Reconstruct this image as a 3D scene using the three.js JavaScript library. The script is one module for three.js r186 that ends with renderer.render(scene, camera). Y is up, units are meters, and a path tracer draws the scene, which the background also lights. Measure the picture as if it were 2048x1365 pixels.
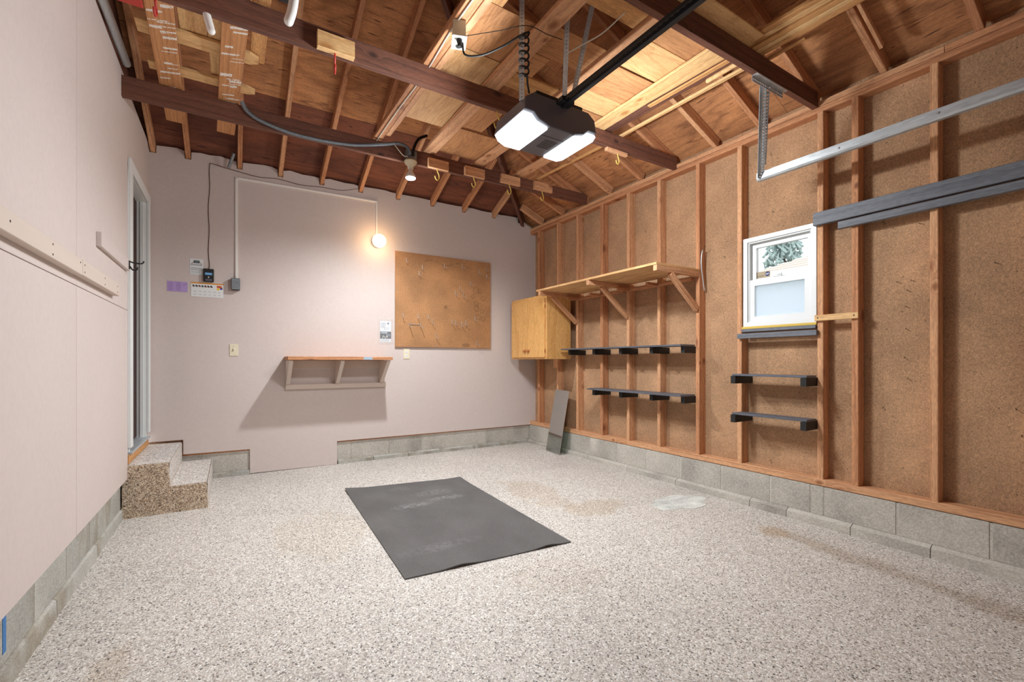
import * as THREE from 'three';
import { mergeGeometries } from 'three/addons/utils/BufferGeometryUtils.js';
import { RoundedBoxGeometry } from 'three/addons/geometries/RoundedBoxGeometry.js';
import { RectAreaLightUniformsLib } from 'three/addons/lights/RectAreaLightUniformsLib.js';

// ---------------------------------------------------------------- camera, sky, exposure
RectAreaLightUniformsLib.init();
const scene = new THREE.Scene();
const W = 2048, H = 1365, FOCAL = 899, HORIZON = 723.2, YAW = 0.5565, EYE = 1.155;
const camera = new THREE.PerspectiveCamera(2 * Math.atan(H / 2 / FOCAL) * 180 / Math.PI, W / H, 0.05, 200);
camera.position.set(0, EYE, 0);
camera.rotation.set(0, -YAW, 0);
camera.setViewOffset(W, H, 0, -(HORIZON - H / 2), W, H);
scene.add(camera);
scene.background = new THREE.Color(0.93, 0.97, 1.0);       // even overcast sky
scene.backgroundIntensity = 19;
const renderer = new THREE.WebGLRenderer({ antialias: true });
renderer.toneMapping = THREE.LinearToneMapping;
renderer.toneMappingExposure = 0.112;
renderer.shadowMap.enabled = true;
const BULB = 155, OPENER = 66, OPENER_SIDE = 66, GLOBE = 2.6;                    // candela of the lamps, used in their builders
const COOL = [0.9, 0.965, 1.0], WARM = [1.0, 0.62, 0.3];

// ---------------------------------------------------------------- room sizes (metres; camera stands at x = z = 0)
const XR = 3.484, XL = -0.634, ZB = -5.125, ZF = 1.35, SLOPE = 0.0084;
const SHEATH = XR + 0.089;
const floorY = (z) => -SLOPE * z;
const backY = (z) => 3.04 + 0.4167 * (z - ZB);              // underside of the rafters, three roof slopes
const rightY = (x) => 2.965 + 0.4167 * (3.53 - x);
const frontY = (z) => 3.04 + 0.4167 * (ZF - z);
const ZRIDGE = (ZB + ZF) / 2, HIPX = (z) => 3.53 - (backY(z) - 2.965) / 0.4167;
const RAFTER = 0.089, RV = RAFTER * 1.0833;

// ---------------------------------------------------------------- helpers
let seedState = 7;
const rnd = () => { seedState = (seedState * 1664525 + 1013904223) >>> 0; return seedState / 4294967296; };
const rr = (a, b) => a + (b - a) * rnd();
const taken = new Map();
function numbered(n) { const k = taken.get(n) ?? 0; taken.set(n, k + 1); return k ? n + '_' + String(k).padStart(3, '0') : n; }
function thing(name, label, category, pos = [0, 0, 0], turn = 0, group) {
  const o = new THREE.Group(); o.name = numbered(name); scene.add(o);
  o.position.set(...pos); o.rotation.y = turn; o.userData = { label, category };
  if (group) o.userData.group = group;
  return o;
}
function tag(o, label, category, group) { o.userData.label = label; o.userData.category = category; if (group) o.userData.group = group; return o; }
function structure(name, label, category) { const o = new THREE.Group(); o.name = name; o.userData = { kind: 'structure', label, category }; scene.add(o); return o; }
function mesh(name, geo, mat, parent = scene) {
  if (Array.isArray(geo)) geo = geo.length > 1 ? mergeGeometries(geo.map(plain)) : geo[0];
  const m = new THREE.Mesh(geo, mat); m.castShadow = m.receiveShadow = true;
  m.name = parent === scene ? numbered(name) : name; parent.add(m); return m;
}
function plain(g) {
  g = g.index ? g.toNonIndexed() : g;
  for (const k of Object.keys(g.attributes)) if (!['position', 'normal', 'uv'].includes(k)) g.deleteAttribute(k);
  if (!g.attributes.uv) g.setAttribute('uv', new THREE.BufferAttribute(new Float32Array(g.attributes.position.count * 2), 2));
  return g;
}
// uv in metres with the grain along one axis of the geometry's own frame
function grain(g, axis, su = 2, sv = 0.5, shift = true) {
  g = g.index ? g.toNonIndexed() : g;
  const p = g.attributes.position, n = g.attributes.normal, uv = new Float32Array(p.count * 2);
  const o1 = shift ? rnd() : 0, o2 = shift ? rnd() : 0, at = (b, i, k) => (k === 0 ? b.getX(i) : k === 1 ? b.getY(i) : b.getZ(i));
  for (let i = 0; i < p.count; i++) {
    const a = [Math.abs(n.getX(i)), Math.abs(n.getY(i)), Math.abs(n.getZ(i))];
    const d = a.indexOf(Math.max(...a));
    let ku = axis, kv = 3 - axis - d;
    if (d === axis) { ku = (axis + 1) % 3; kv = (axis + 2) % 3; uv[2 * i] = at(p, i, ku) / su / 6 + o1; uv[2 * i + 1] = at(p, i, kv) / sv + o2; continue; }
    uv[2 * i] = at(p, i, ku) / su + o1; uv[2 * i + 1] = at(p, i, kv) / sv + o2 + d * 0.31;
  }
  g.setAttribute('uv', new THREE.BufferAttribute(uv, 2)); return g;
}
// lumber with eased edges, centred, along axis 0 (x), 1 (y) or 2 (z)
function lumber(sx, sy, sz, axis, ease = 0.0025, su, sv) {
  const s = [sx, sy, sz], L = s[axis], k1 = (axis + 1) % 3, k2 = (axis + 2) % 3, a = s[k1] / 2, b = s[k2] / 2;
  const e = Math.min(ease, a * 0.4, b * 0.4), ring = [[a - e, -b], [a, -b + e], [a, b - e], [a - e, b], [-a + e, b], [-a, b - e], [-a, -b + e], [-a + e, -b]];
  const pos = [];
  const put = (l, q) => { const v = [0, 0, 0]; v[axis] = l; v[k1] = q[0]; v[k2] = q[1]; pos.push(...v); };
  for (let i = 0; i < 8; i++) {
    const q = ring[i], r = ring[(i + 1) % 8];
    put(-L / 2, q); put(-L / 2, r); put(L / 2, r); put(-L / 2, q); put(L / 2, r); put(L / 2, q);
  }
  for (let i = 1; i < 7; i++) { put(L / 2, ring[0]); put(L / 2, ring[i]); put(L / 2, ring[i + 1]); put(-L / 2, ring[0]); put(-L / 2, ring[i + 1]); put(-L / 2, ring[i]); }
  const g = new THREE.BufferGeometry(); g.setAttribute('position', new THREE.Float32BufferAttribute(pos, 3)); g.computeVertexNormals();
  const c = new THREE.Vector3().crossVectors(new THREE.Vector3(pos[3] - pos[0], pos[4] - pos[1], pos[5] - pos[2]), new THREE.Vector3(pos[6] - pos[0], pos[7] - pos[1], pos[8] - pos[2]));
  const mid = new THREE.Vector3(pos[0], pos[1], pos[2]); mid.setComponent(axis, 0);
  if (c.dot(mid) < 0) { for (let i = 0; i < pos.length; i += 9) for (let k = 0; k < 3; k++) { const t = pos[i + 3 + k]; pos[i + 3 + k] = pos[i + 6 + k]; pos[i + 6 + k] = t; } g.setAttribute('position', new THREE.Float32BufferAttribute(pos, 3)); g.computeVertexNormals(); }
  return grain(g, axis, su, sv);
}
// a box from min to max corner with eased edges
function span(x0, x1, y0, y1, z0, z1, axis, ease) { return lumber(x1 - x0, y1 - y0, z1 - z0, axis, ease).translate((x0 + x1) / 2, (y0 + y1) / 2, (z0 + z1) / 2); }
// a straight member between two points: w across, h along "up"
function member(a, b, w, h, up = [0, 1, 0], ease) {
  const A = new THREE.Vector3(...a), B = new THREE.Vector3(...b), d = B.clone().sub(A), L = d.length(); d.normalize();
  const s = new THREE.Vector3().crossVectors(d, new THREE.Vector3(...up)).normalize(), u = new THREE.Vector3().crossVectors(s, d);
  return lumber(L, h, w, 0, ease).applyMatrix4(new THREE.Matrix4().makeBasis(d, u, s).setPosition(A.add(B).multiplyScalar(0.5)));
}
// outline in a plane, extruded; plane 'xy' -> along z, 'zy' -> along x, 'xz' -> along y
function extrude(pts, from, to, plane, axis = 0, bevel = 0, holes = [], su, sv) {
  const sh = new THREE.Shape(pts.map(([a, b]) => new THREE.Vector2(plane === 'zy' ? -a : a, plane === 'xz' ? -b : b)));
  for (const h of holes) sh.holes.push(new THREE.Path(h.map(([a, b]) => new THREE.Vector2(plane === 'zy' ? -a : a, plane === 'xz' ? -b : b))));
  const g = new THREE.ExtrudeGeometry(sh, { depth: to - from - 2 * bevel, bevelEnabled: bevel > 0, bevelSize: bevel, bevelThickness: bevel, bevelOffset: -bevel, bevelSegments: 2 });
  g.translate(0, 0, from + bevel);
  if (plane === 'zy') g.rotateY(Math.PI / 2);          // shape x -> -z, depth -> x
  if (plane === 'xz') g.rotateX(-Math.PI / 2);         // shape y -> -z, depth -> y
  return grain(g, axis, su, sv);
}
const tube = (pts, r, n = 40, sides = 8, closed = false) => new THREE.TubeGeometry(new THREE.CatmullRomCurve3(pts.map((p) => new THREE.Vector3(...p)), closed, 'catmullrom', 0.5), n, r, sides, closed);
const rod = (a, b, r, sides = 10, r2 = r) => {
  const A = new THREE.Vector3(...a), B = new THREE.Vector3(...b), d = B.clone().sub(A);
  return new THREE.CylinderGeometry(r2, r, d.length(), sides).applyQuaternion(new THREE.Quaternion().setFromUnitVectors(new THREE.Vector3(0, 1, 0), d.clone().normalize())).translate((A.x + B.x) / 2, (A.y + B.y) / 2, (A.z + B.z) / 2);
};
const rbox = (sx, sy, sz, r = 0.004, x = 0, y = 0, z = 0, seg = 2) => new RoundedBoxGeometry(sx, sy, sz, seg, Math.min(r, sx / 2.1, sy / 2.1, sz / 2.1)).translate(x, y, z);
// a slab that follows a roof slope: plan outline (x, z), underside height, thickness
function slopeSlab(poly, fy, thick, alongX, su = 2.4, sv = 1.2) {
  const pos = [], n = poly.length, area = poly.reduce((s, p, i) => { const q = poly[(i + 1) % n]; return s + p[0] * q[1] - q[0] * p[1]; }, 0);
  if (area < 0) poly = [...poly].reverse();
  const lo = poly.map(([x, z]) => [x, fy(x, z), z]), hi = poly.map(([x, z]) => [x, fy(x, z) + thick, z]);
  const tri = (a, b, c) => pos.push(...a, ...b, ...c);
  for (let i = 1; i < n - 1; i++) { tri(lo[0], lo[i], lo[i + 1]); tri(hi[0], hi[i + 1], hi[i]); }
  for (let i = 0; i < n; i++) { const j = (i + 1) % n; tri(lo[i], hi[i], hi[j]); tri(lo[i], hi[j], lo[j]); }
  const g = new THREE.BufferGeometry(); g.setAttribute('position', new THREE.Float32BufferAttribute(pos, 3)); g.computeVertexNormals();
  const uv = [], o1 = rnd(), o2 = rnd();
  for (let i = 0; i < pos.length; i += 3) { const a = alongX ? pos[i] : pos[i + 2], b = (alongX ? pos[i + 2] : pos[i]) * 1.083; uv.push(a / su + o1, b / sv + o2); }
  g.setAttribute('uv', new THREE.Float32BufferAttribute(uv, 2)); return g;
}
function clip(poly, f) {                                       // keep where f(x, z) >= 0
  const out = [];
  for (let i = 0; i < poly.length; i++) {
    const a = poly[i], b = poly[(i + 1) % poly.length], fa = f(...a), fb = f(...b);
    if (fa >= 0) out.push(a);
    if ((fa >= 0) !== (fb >= 0)) { const t = fa / (fa - fb); out.push([a[0] + (b[0] - a[0]) * t, a[1] + (b[1] - a[1]) * t]); }
  }
  return out;
}

// ---------------------------------------------------------------- computed textures
function hash(x, y, s) { let h = (x * 374761393 + y * 668265263 + s * 2147483647) | 0; h = Math.imul(h ^ (h >>> 13), 1274126177); h ^= h >>> 16; return (h >>> 0) / 4294967296; }
function vnoise(u, v, nx, ny, s) {                             // value noise that repeats with period 1
  const x = u * nx, y = v * ny, xi = Math.floor(x), yi = Math.floor(y); let fx = x - xi, fy = y - yi;
  fx = fx * fx * (3 - 2 * fx); fy = fy * fy * (3 - 2 * fy);
  const x0 = ((xi % nx) + nx) % nx, x1 = (x0 + 1) % nx, y0 = ((yi % ny) + ny) % ny, y1 = (y0 + 1) % ny;
  const a = hash(x0, y0, s), b = hash(x1, y0, s), c = hash(x0, y1, s), d = hash(x1, y1, s);
  return a + (b - a) * fx + (c - a) * fy + (a - b - c + d) * fx * fy;
}
function fbm(u, v, nx, ny, s, oct = 4) { let t = 0, a = 0.5, n = 0; for (let i = 0; i < oct; i++) { t += a * vnoise(u, v, nx << i, ny << i, s + i * 17); n += a; a *= 0.5; } return t / n; }
function texture(w, h, fn, srgb = true) {
  const d = new Uint8Array(w * h * 4), c = [0, 0, 0];
  for (let y = 0; y < h; y++) for (let x = 0; x < w; x++) { fn(x / w, y / h, c, x, y); const i = 4 * (y * w + x); d[i] = c[0]; d[i + 1] = c[1]; d[i + 2] = c[2]; d[i + 3] = 255; for (let k = 0; k < 3; k++) d[i + k] = Math.max(0, Math.min(255, c[k])); }
  return finish(d, w, h, srgb);
}
function finish(d, w, h, srgb) {
  const t = new THREE.DataTexture(d, w, h, THREE.RGBAFormat); t.wrapS = t.wrapT = THREE.RepeatWrapping; t.magFilter = THREE.LinearFilter; t.minFilter = THREE.LinearMipmapLinearFilter; t.generateMipmaps = true;
  if (srgb) t.colorSpace = THREE.SRGBColorSpace; t.needsUpdate = true; return t;
}
const mix = (a, b, t) => a + (b - a) * t, clamp = (t) => Math.max(0, Math.min(1, t));
// sawn softwood, grain along u: 2 m by 0.5 m
function woodTexture(seed, light, dark, o = {}) {
  const { rings = 9, warp = 0.5, streak = 0.5, knots = 5, w = 1024, h = 256, pits = 0 } = o, K = [];
  for (let i = 0; i < knots; i++) K.push([hash(i, 1, seed), hash(i, 2, seed), 0.012 + 0.02 * hash(i, 3, seed)]);
  return texture(w, h, (u, v, c) => {
    let ph = v * rings + warp * fbm(u, v, 2, 3, seed, 3) * 3, kn = 0;
    for (const [ku, kv, r] of K) { let du = Math.abs(u - ku), dv = Math.abs(v - kv); du = Math.min(du, 1 - du) * 2; dv = Math.min(dv, 1 - dv) * 0.5; const q = Math.sqrt(du * du * 0.35 + dv * dv) / r; if (q < 4) { ph += 1.1 * Math.exp(-q * q * 0.5); kn = Math.max(kn, clamp(1.35 - q)); } }
    const f = ph - Math.floor(ph), late = Math.pow(f, 3) * 0.75, fine = vnoise(u, v, 12, 190, seed + 5) * 0.6 + vnoise(u, v, 40, 256, seed + 6) * 0.4, blot = fbm(u, v, 4, 3, seed + 9, 3);
    let t = clamp(late * 0.55 + streak * (fine - 0.35) + 0.5 * (blot - 0.5));
    t = Math.max(t, kn);
    if (pits && vnoise(u, v, 50, 60, seed + 21) > 1 - pits) t = Math.min(1, t + 0.7);
    const g = 0.92 + 0.16 * vnoise(u, v, 90, 128, seed + 8);
    for (let k = 0; k < 3; k++) c[k] = mix(light[k], dark[k], t) * g;
  });
}
// rotary cut plywood with wild figure, grain along u: 2.4 m by 1.2 m
function plyTexture(seed, light, dark, o = {}) {
  const { splits = 60, w = 1024, h = 512, figure = 7, patch = 0.5 } = o, S = [];
  for (let i = 0; i < splits; i++) S.push([hash(i, 4, seed), hash(i, 5, seed), 0.006 + 0.02 * hash(i, 6, seed), 0.0016 + 0.0028 * hash(i, 7, seed), (hash(i, 8, seed) - 0.5) * 0.5]);
  const grid = {}; S.forEach((s) => { const k = Math.floor(s[0] * 32); for (let d = -1; d <= 1; d++) (grid[(k + d + 32) % 32] ??= []).push(s); });
  return texture(w, h, (u, v, c) => {
    const b = fbm(u, v, 2, 4, seed, 4), ph = b * figure + v * 5, f = Math.abs(((ph % 1) + 1) % 1 - 0.5) * 2;
    const fine = vnoise(u, v, 30, 256, seed + 3) * 0.5 + vnoise(u, v, 10, 200, seed + 4) * 0.5;
    let t = clamp(0.28 * f * f + 0.4 * (fine - 0.3) + patch * (fbm(u, v, 5, 4, seed + 12, 3) - 0.45));
    for (const [su, sv, a, r, tilt] of grid[Math.floor(u * 32)] ?? []) { const du = u - su, dv = v - sv - du * tilt; const q = (du / a) ** 2 + (dv / r) ** 2; if (q < 1) t = Math.max(t, 1.25 - q * 0.8); }
    const g = 0.93 + 0.14 * vnoise(u, v, 200, 256, seed + 8);
    for (let k = 0; k < 3; k++) c[k] = mix(light[k], dark[k], Math.min(t, 1.15)) * g;
  });
}
// stone chips set in resin; also gives a height map
function chipTexture(size, count, rMin, rMax, base, palette, seed) {
  const d = new Uint8Array(size * size * 4), hgt = new Uint8Array(size * size * 4);
  for (let i = 0; i < size * size; i++) { const n = 0.85 + 0.3 * hash(i, 3, seed); for (let k = 0; k < 3; k++) { d[4 * i + k] = Math.min(255, base[k] * n); hgt[4 * i + k] = 60; } d[4 * i + 3] = hgt[4 * i + 3] = 255; }
  for (let i = 0; i < count; i++) {
    const cx = hash(i, 11, seed) * size, cy = hash(i, 12, seed) * size, r = rMin + (rMax - rMin) * hash(i, 13, seed) ** 2, an = hash(i, 14, seed) * 3.14, el = 0.55 + 0.4 * hash(i, 15, seed);
    let pick = hash(i, 16, seed), p = palette[0]; for (const q of palette) { p = q; if ((pick -= q[3]) < 0) break; }
    const n = 0.86 + 0.28 * hash(i, 17, seed), ca = Math.cos(an), sa = Math.sin(an), R = Math.ceil(r), top = 120 + 120 * hash(i, 18, seed);
    for (let y = -R; y <= R; y++) for (let x = -R; x <= R; x++) {
      const a = (x * ca + y * sa) / r, b = (-x * sa + y * ca) / (r * el), q = Math.pow(Math.abs(a), 2.6) + Math.pow(Math.abs(b), 2.6); if (q > 1) continue;
      const j = 4 * ((((Math.floor(cy) + y) % size + size) % size) * size + ((Math.floor(cx) + x) % size + size) % size);
      for (let k = 0; k < 3; k++) { d[j + k] = Math.min(255, p[k] * n); hgt[j + k] = top * (1 - 0.3 * q); }
    }
  }
  return [finish(d, size, size, true), finish(hgt, size, size, false)];
}
const grey = (w, h, fn) => texture(w, h, (u, v, c, x, y) => { c[0] = c[1] = c[2] = 255 * clamp(fn(u, v, x, y)); }, false);

const T = {};
T.fir = woodTexture(11, [216, 164, 122], [156, 102, 68], { rings: 8, streak: 0.55, knots: 4 });
T.fir2 = woodTexture(23, [200, 142, 100], [134, 82, 54], { rings: 10, streak: 0.6, knots: 6 });
T.joist = woodTexture(31, [116, 73, 56], [62, 38, 31], { rings: 9, streak: 0.6, knots: 4 });
T.pine = woodTexture(43, [222, 180, 126], [176, 122, 70], { rings: 7, streak: 0.35, knots: 4 });
T.pine2 = woodTexture(47, [205, 152, 96], [146, 92, 50], { rings: 8, streak: 0.45, knots: 6 });
T.roof = plyTexture(53, [198, 138, 90], [102, 62, 40], { splits: 130, patch: 0.75 });
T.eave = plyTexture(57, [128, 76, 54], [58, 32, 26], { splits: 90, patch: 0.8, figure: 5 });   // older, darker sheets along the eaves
T.ply = plyTexture(61, [222, 176, 122], [160, 108, 62], { splits: 16, figure: 9 });
T.ply2 = plyTexture(67, [196, 140, 92], [124, 78, 46], { splits: 40, figure: 12 });
T.birch = woodTexture(71, [224, 172, 106], [192, 134, 70], { rings: 3, streak: 0.3, knots: 0, warp: 1.2 });
T.board = texture(1024, 1024, (u, v, c) => {                    // fibreboard wall sheathing, 1.2 m
  const a = fbm(u, v, 5, 5, 81, 5), b = vnoise(u, v, 170, 230, 82), e = vnoise(u, v, 300, 420, 83), sp = hash(Math.floor(u * 1024), Math.floor(v * 1024), 84);
  let t = 0.84 + 0.26 * (a - 0.5) + 0.12 * (b - 0.5) + 0.2 * (e - 0.5);
  if (vnoise(u, v, 90, 90, 85) > 0.95) t *= 0.72;
  const w = sp > 0.9994 ? 60 : 0;
  c[0] = 206 * t + w; c[1] = 161 * t + w; c[2] = 122 * t + w;
});
const fpal = [[232, 227, 222, 0.31], [219, 211, 204, 0.27], [202, 192, 183, 0.17], [180, 169, 160, 0.1], [146, 137, 131, 0.06], [96, 90, 88, 0.05], [240, 237, 233, 0.04]];
[T.floor, T.floorH] = chipTexture(2048, 120000, 3.2, 8.5, [196, 187, 178], fpal, 91);
const spal = [[212, 192, 168, 0.34], [196, 173, 148, 0.27], [222, 208, 190, 0.18], [152, 126, 102, 0.13], [98, 80, 68, 0.07], [60, 54, 52, 0.04]];
[T.step, T.stepH] = chipTexture(1024, 36000, 2.6, 7, [150, 128, 106], spal, 93);
T.concrete = texture(512, 512, (u, v, c) => {
  const a = fbm(u, v, 4, 4, 101, 5), b = vnoise(u, v, 200, 200, 102), s = fbm(u, v, 3, 2, 103, 3), t = 0.86 + 0.28 * (a - 0.5) + 0.16 * (b - 0.5) - 0.08 * clamp((s - 0.62) * 5);
  c[0] = 212 * t; c[1] = 205 * t; c[2] = 194 * t;
});
T.concreteH = grey(512, 512, (u, v) => 0.5 * vnoise(u, v, 220, 220, 104) + 0.5 * fbm(u, v, 20, 20, 105, 3));
T.stained = texture(1024, 256, (u, v, c) => {                   // left blocks with brown runs
  const a = fbm(u, v, 6, 2, 111, 5), b = vnoise(u, v, 300, 120, 112), s = clamp((fbm(u, v, 9, 2, 113, 4) - 0.55) * 5), t = 0.84 + 0.26 * (a - 0.5) + 0.14 * (b - 0.5);
  c[0] = mix(214, 160, s * 0.6) * t; c[1] = mix(211, 146, s * 0.6) * t; c[2] = mix(202, 124, s * 0.6) * t;
});
T.wall = texture(512, 512, (u, v, c) => {
  const t = 1 + 0.03 * (fbm(u, v, 3, 3, 121, 4) - 0.5) + 0.02 * (vnoise(u, v, 128, 128, 122) - 0.5) - (hash(Math.floor(u * 512), Math.floor(v * 512), 123) > 0.9997 ? 0.12 : 0);
  c[0] = 210 * t; c[1] = 196 * t; c[2] = 190 * t;
});
T.wallH = grey(512, 512, (u, v) => fbm(u, v, 40, 40, 124, 3));
T.trim = texture(256, 256, (u, v, c) => { const t = 1 + 0.04 * (fbm(u, v, 3, 12, 126, 3) - 0.5); c[0] = 226 * t; c[1] = 228 * t; c[2] = 226 * t; });
T.mat = texture(1024, 1024, (u, v, c) => {                      // worn rubber, chalky scuffs where feet stood
  const a = fbm(u, v, 6, 6, 131, 5), b = vnoise(u, v, 260, 260, 132), rib = 0.5 + 0.5 * Math.sin(u * 1024 * 0.9);
  let t = 98 + 26 * (a - 0.5) + 12 * (b - 0.5) + 5 * rib, br = 4 * fbm(u, v, 4, 4, 133, 3);
  for (const [x, y, rx, ry, s] of [[0.36, 0.63, 0.16, 0.035, 46], [0.66, 0.68, 0.17, 0.035, 44], [0.3, 0.17, 0.26, 0.04, 20], [0.62, 0.78, 0.2, 0.05, 24], [0.4, 0.9, 0.1, 0.04, 18]]) {
    const q = ((u - x) / rx) ** 2 + ((v - y - 0.06 * (u - x)) / ry) ** 2; if (q < 1.6) t += s * clamp(1.2 - q) * clamp((vnoise(u, v, 70, 110, 134) + fbm(u, v, 24, 24, 135, 3)) - 0.55);
  }
  c[0] = t + br; c[1] = t; c[2] = t - 1;
});
T.matH = grey(512, 512, (u, v, x, y) => 0.5 + 0.25 * Math.sin(x * 0.785) + 0.25 * Math.sin(y * 0.785));
T.metal = texture(256, 256, (u, v, c) => { const t = 0.9 + 0.2 * (fbm(u, v, 6, 6, 141, 4) - 0.5) + 0.1 * (vnoise(u, v, 60, 60, 142) - 0.5); c[0] = 214 * t; c[1] = 220 * t; c[2] = 224 * t; });
T.greyWood = woodTexture(151, [112, 115, 122], [78, 80, 87], { rings: 8, streak: 0.55, knots: 4 });
// pegboard: 1 inch grid of holes, tool stains; uv 0..1 over the sheet
const RINGS = [];
for (const [x, y] of [[0.80, 0.62], [0.87, 0.62], [0.79, 0.55], [0.86, 0.55], [0.80, 0.69], [0.88, 0.69], [0.82, 0.48], [0.88, 0.46], [0.83, 0.41], [0.89, 0.4]]) RINGS.push([x + 0.02 + 0.05 * (hash(RINGS.length, 1, 166) - 0.5), y - 0.05 + 0.05 * (hash(RINGS.length, 2, 166) - 0.5), 0.022 + 0.016 * hash(RINGS.length, 3, 166)]);
T.peg = texture(1250, 1100, (u, v, c, x, y) => {
  const a = fbm(u, v, 5, 5, 161, 5), b = vnoise(u, v, 180, 180, 162); let t = 0.92 + 0.3 * (a - 0.5) + 0.1 * (b - 0.5);
  const hx = (x % 25.4) - 12.7, hy = (y % 25.4) - 12.7; if (hx * hx + hy * hy < 6.5) t *= 0.62;
  for (const [rx, ry, r] of RINGS) { const q = Math.hypot((u - rx) * 1.13, v - ry) + 0.012 * (fbm(u, v, 30, 30, 163, 2) - 0.5); if (Math.abs(q - r) < 0.003 + 0.003 * vnoise(u, v, 25, 25, 167)) t *= 0.87; if (q < r) t *= 0.985; }
  const sc = Math.hypot((u - 0.5) * 1.13, v - 0.447); if (sc < 0.02) t *= 0.82;
  const top = Math.abs(v - 0.925 - 0.02 * Math.sin(u * 22)); if (u > 0.28 && u < 0.8 && top < 0.004 + 0.008 * vnoise(u, v, 40, 6, 164) && vnoise(u, v, 60, 30, 165) > 0.4) t *= 0.9;
  const low = Math.hypot((u - 0.72), (v - 0.03) * 2); if (low < 0.045) t *= 0.84;
  c[0] = 196 * t; c[1] = 142 * t; c[2] = 94 * t;
}); T.peg.wrapS = T.peg.wrapT = THREE.ClampToEdgeWrapping;

function scaled(t, x, y = x) { const c = t.clone(); c.repeat.set(x, y); c.needsUpdate = true; return c; }
const std = (o) => new THREE.MeshStandardMaterial({ roughness: 0.8, ...o });
const M = {
  fir: std({ map: T.fir, bumpMap: T.fir, bumpScale: 0.0006, roughness: 0.78 }),
  fir2: std({ map: T.fir2, bumpMap: T.fir2, bumpScale: 0.0006, roughness: 0.78 }),
  joist: std({ map: T.joist, roughness: 0.75, bumpMap: T.joist, bumpScale: 0.0006 }),
  pine: std({ map: T.pine, roughness: 0.7 }), pine2: std({ map: T.pine2, roughness: 0.72 }),
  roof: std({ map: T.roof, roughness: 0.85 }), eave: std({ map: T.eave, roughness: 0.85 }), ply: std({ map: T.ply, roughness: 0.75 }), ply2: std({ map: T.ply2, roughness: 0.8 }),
  birch: std({ map: T.birch, roughness: 0.45 }),
  board: std({ map: T.board, roughness: 0.95, bumpMap: T.board, bumpScale: 0.001 }),
  floor: std({ map: T.floor, bumpMap: T.floorH, bumpScale: 0.0015, roughness: 0.55, vertexColors: true }),
  step: std({ map: T.step, bumpMap: T.stepH, bumpScale: 0.0018, roughness: 0.75 }),
  stepTop: std({ map: T.floor, bumpMap: T.floorH, bumpScale: 0.0015, roughness: 0.6 }),
  concrete: std({ map: T.concrete, bumpMap: T.concreteH, bumpScale: 0.0012, roughness: 0.92 }),
  mortar: std({ map: T.concrete, color: 0xffffff, roughness: 0.95 }),
  stained: std({ map: T.stained, bumpMap: T.concreteH, bumpScale: 0.001, roughness: 0.92 }),
  wall: std({ map: T.wall, bumpMap: T.wallH, bumpScale: 0.0004, roughness: 0.82 }),
  trim: std({ map: T.trim, roughness: 0.5 }), vinyl: std({ color: 0xe4e6e6, roughness: 0.42 }),
  mat: std({ map: T.mat, bumpMap: scaled(T.matH, 8), bumpScale: 0.0012, roughness: 0.62 }),
  galv: std({ map: T.metal, metalness: 0.45, roughness: 0.45 }), steel: std({ color: 0xc4c8ca, metalness: 0.6, roughness: 0.35 }),
  darkMetal: std({ color: 0x24282e, metalness: 0.3, roughness: 0.42 }), black: std({ color: 0x161616, roughness: 0.6 }), plastic: std({ color: 0x5c5a62, roughness: 0.45 }),
  greyWood: std({ map: T.greyWood, roughness: 0.6 }), charcoal: std({ map: T.greyWood, color: 0xdcdde2, roughness: 0.5 }),
  painted: std({ map: T.trim, color: 0xf0dcd0, roughness: 0.7 }), peg: std({ map: T.peg, roughness: 0.7 }),
  doorDark: std({ map: T.joist, color: 0x8a6a60, roughness: 0.55 }), ivory: std({ color: 0xe6dcc0, roughness: 0.4 }), white: std({ color: 0xece9e4, roughness: 0.5 }),
  brass: std({ color: 0xd8b95a, roughness: 0.45 }), copper: std({ color: 0xc98a5c, metalness: 0.85, roughness: 0.3 }), red: std({ color: 0xb8342a, roughness: 0.45 }),
  conduit: std({ map: T.metal, color: 0xb4b8bc, metalness: 0.7, roughness: 0.45 }), cable: std({ color: 0xdcd6c8, roughness: 0.6 }), brownWire: std({ color: 0x4a2c1e, roughness: 0.6 }),
  tape: std({ color: 0x3f78b4, roughness: 0.7 }), foam: std({ color: 0xd9b95c, roughness: 0.9 }), shingle: std({ color: 0x4a4644, roughness: 0.95 }),
};

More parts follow.
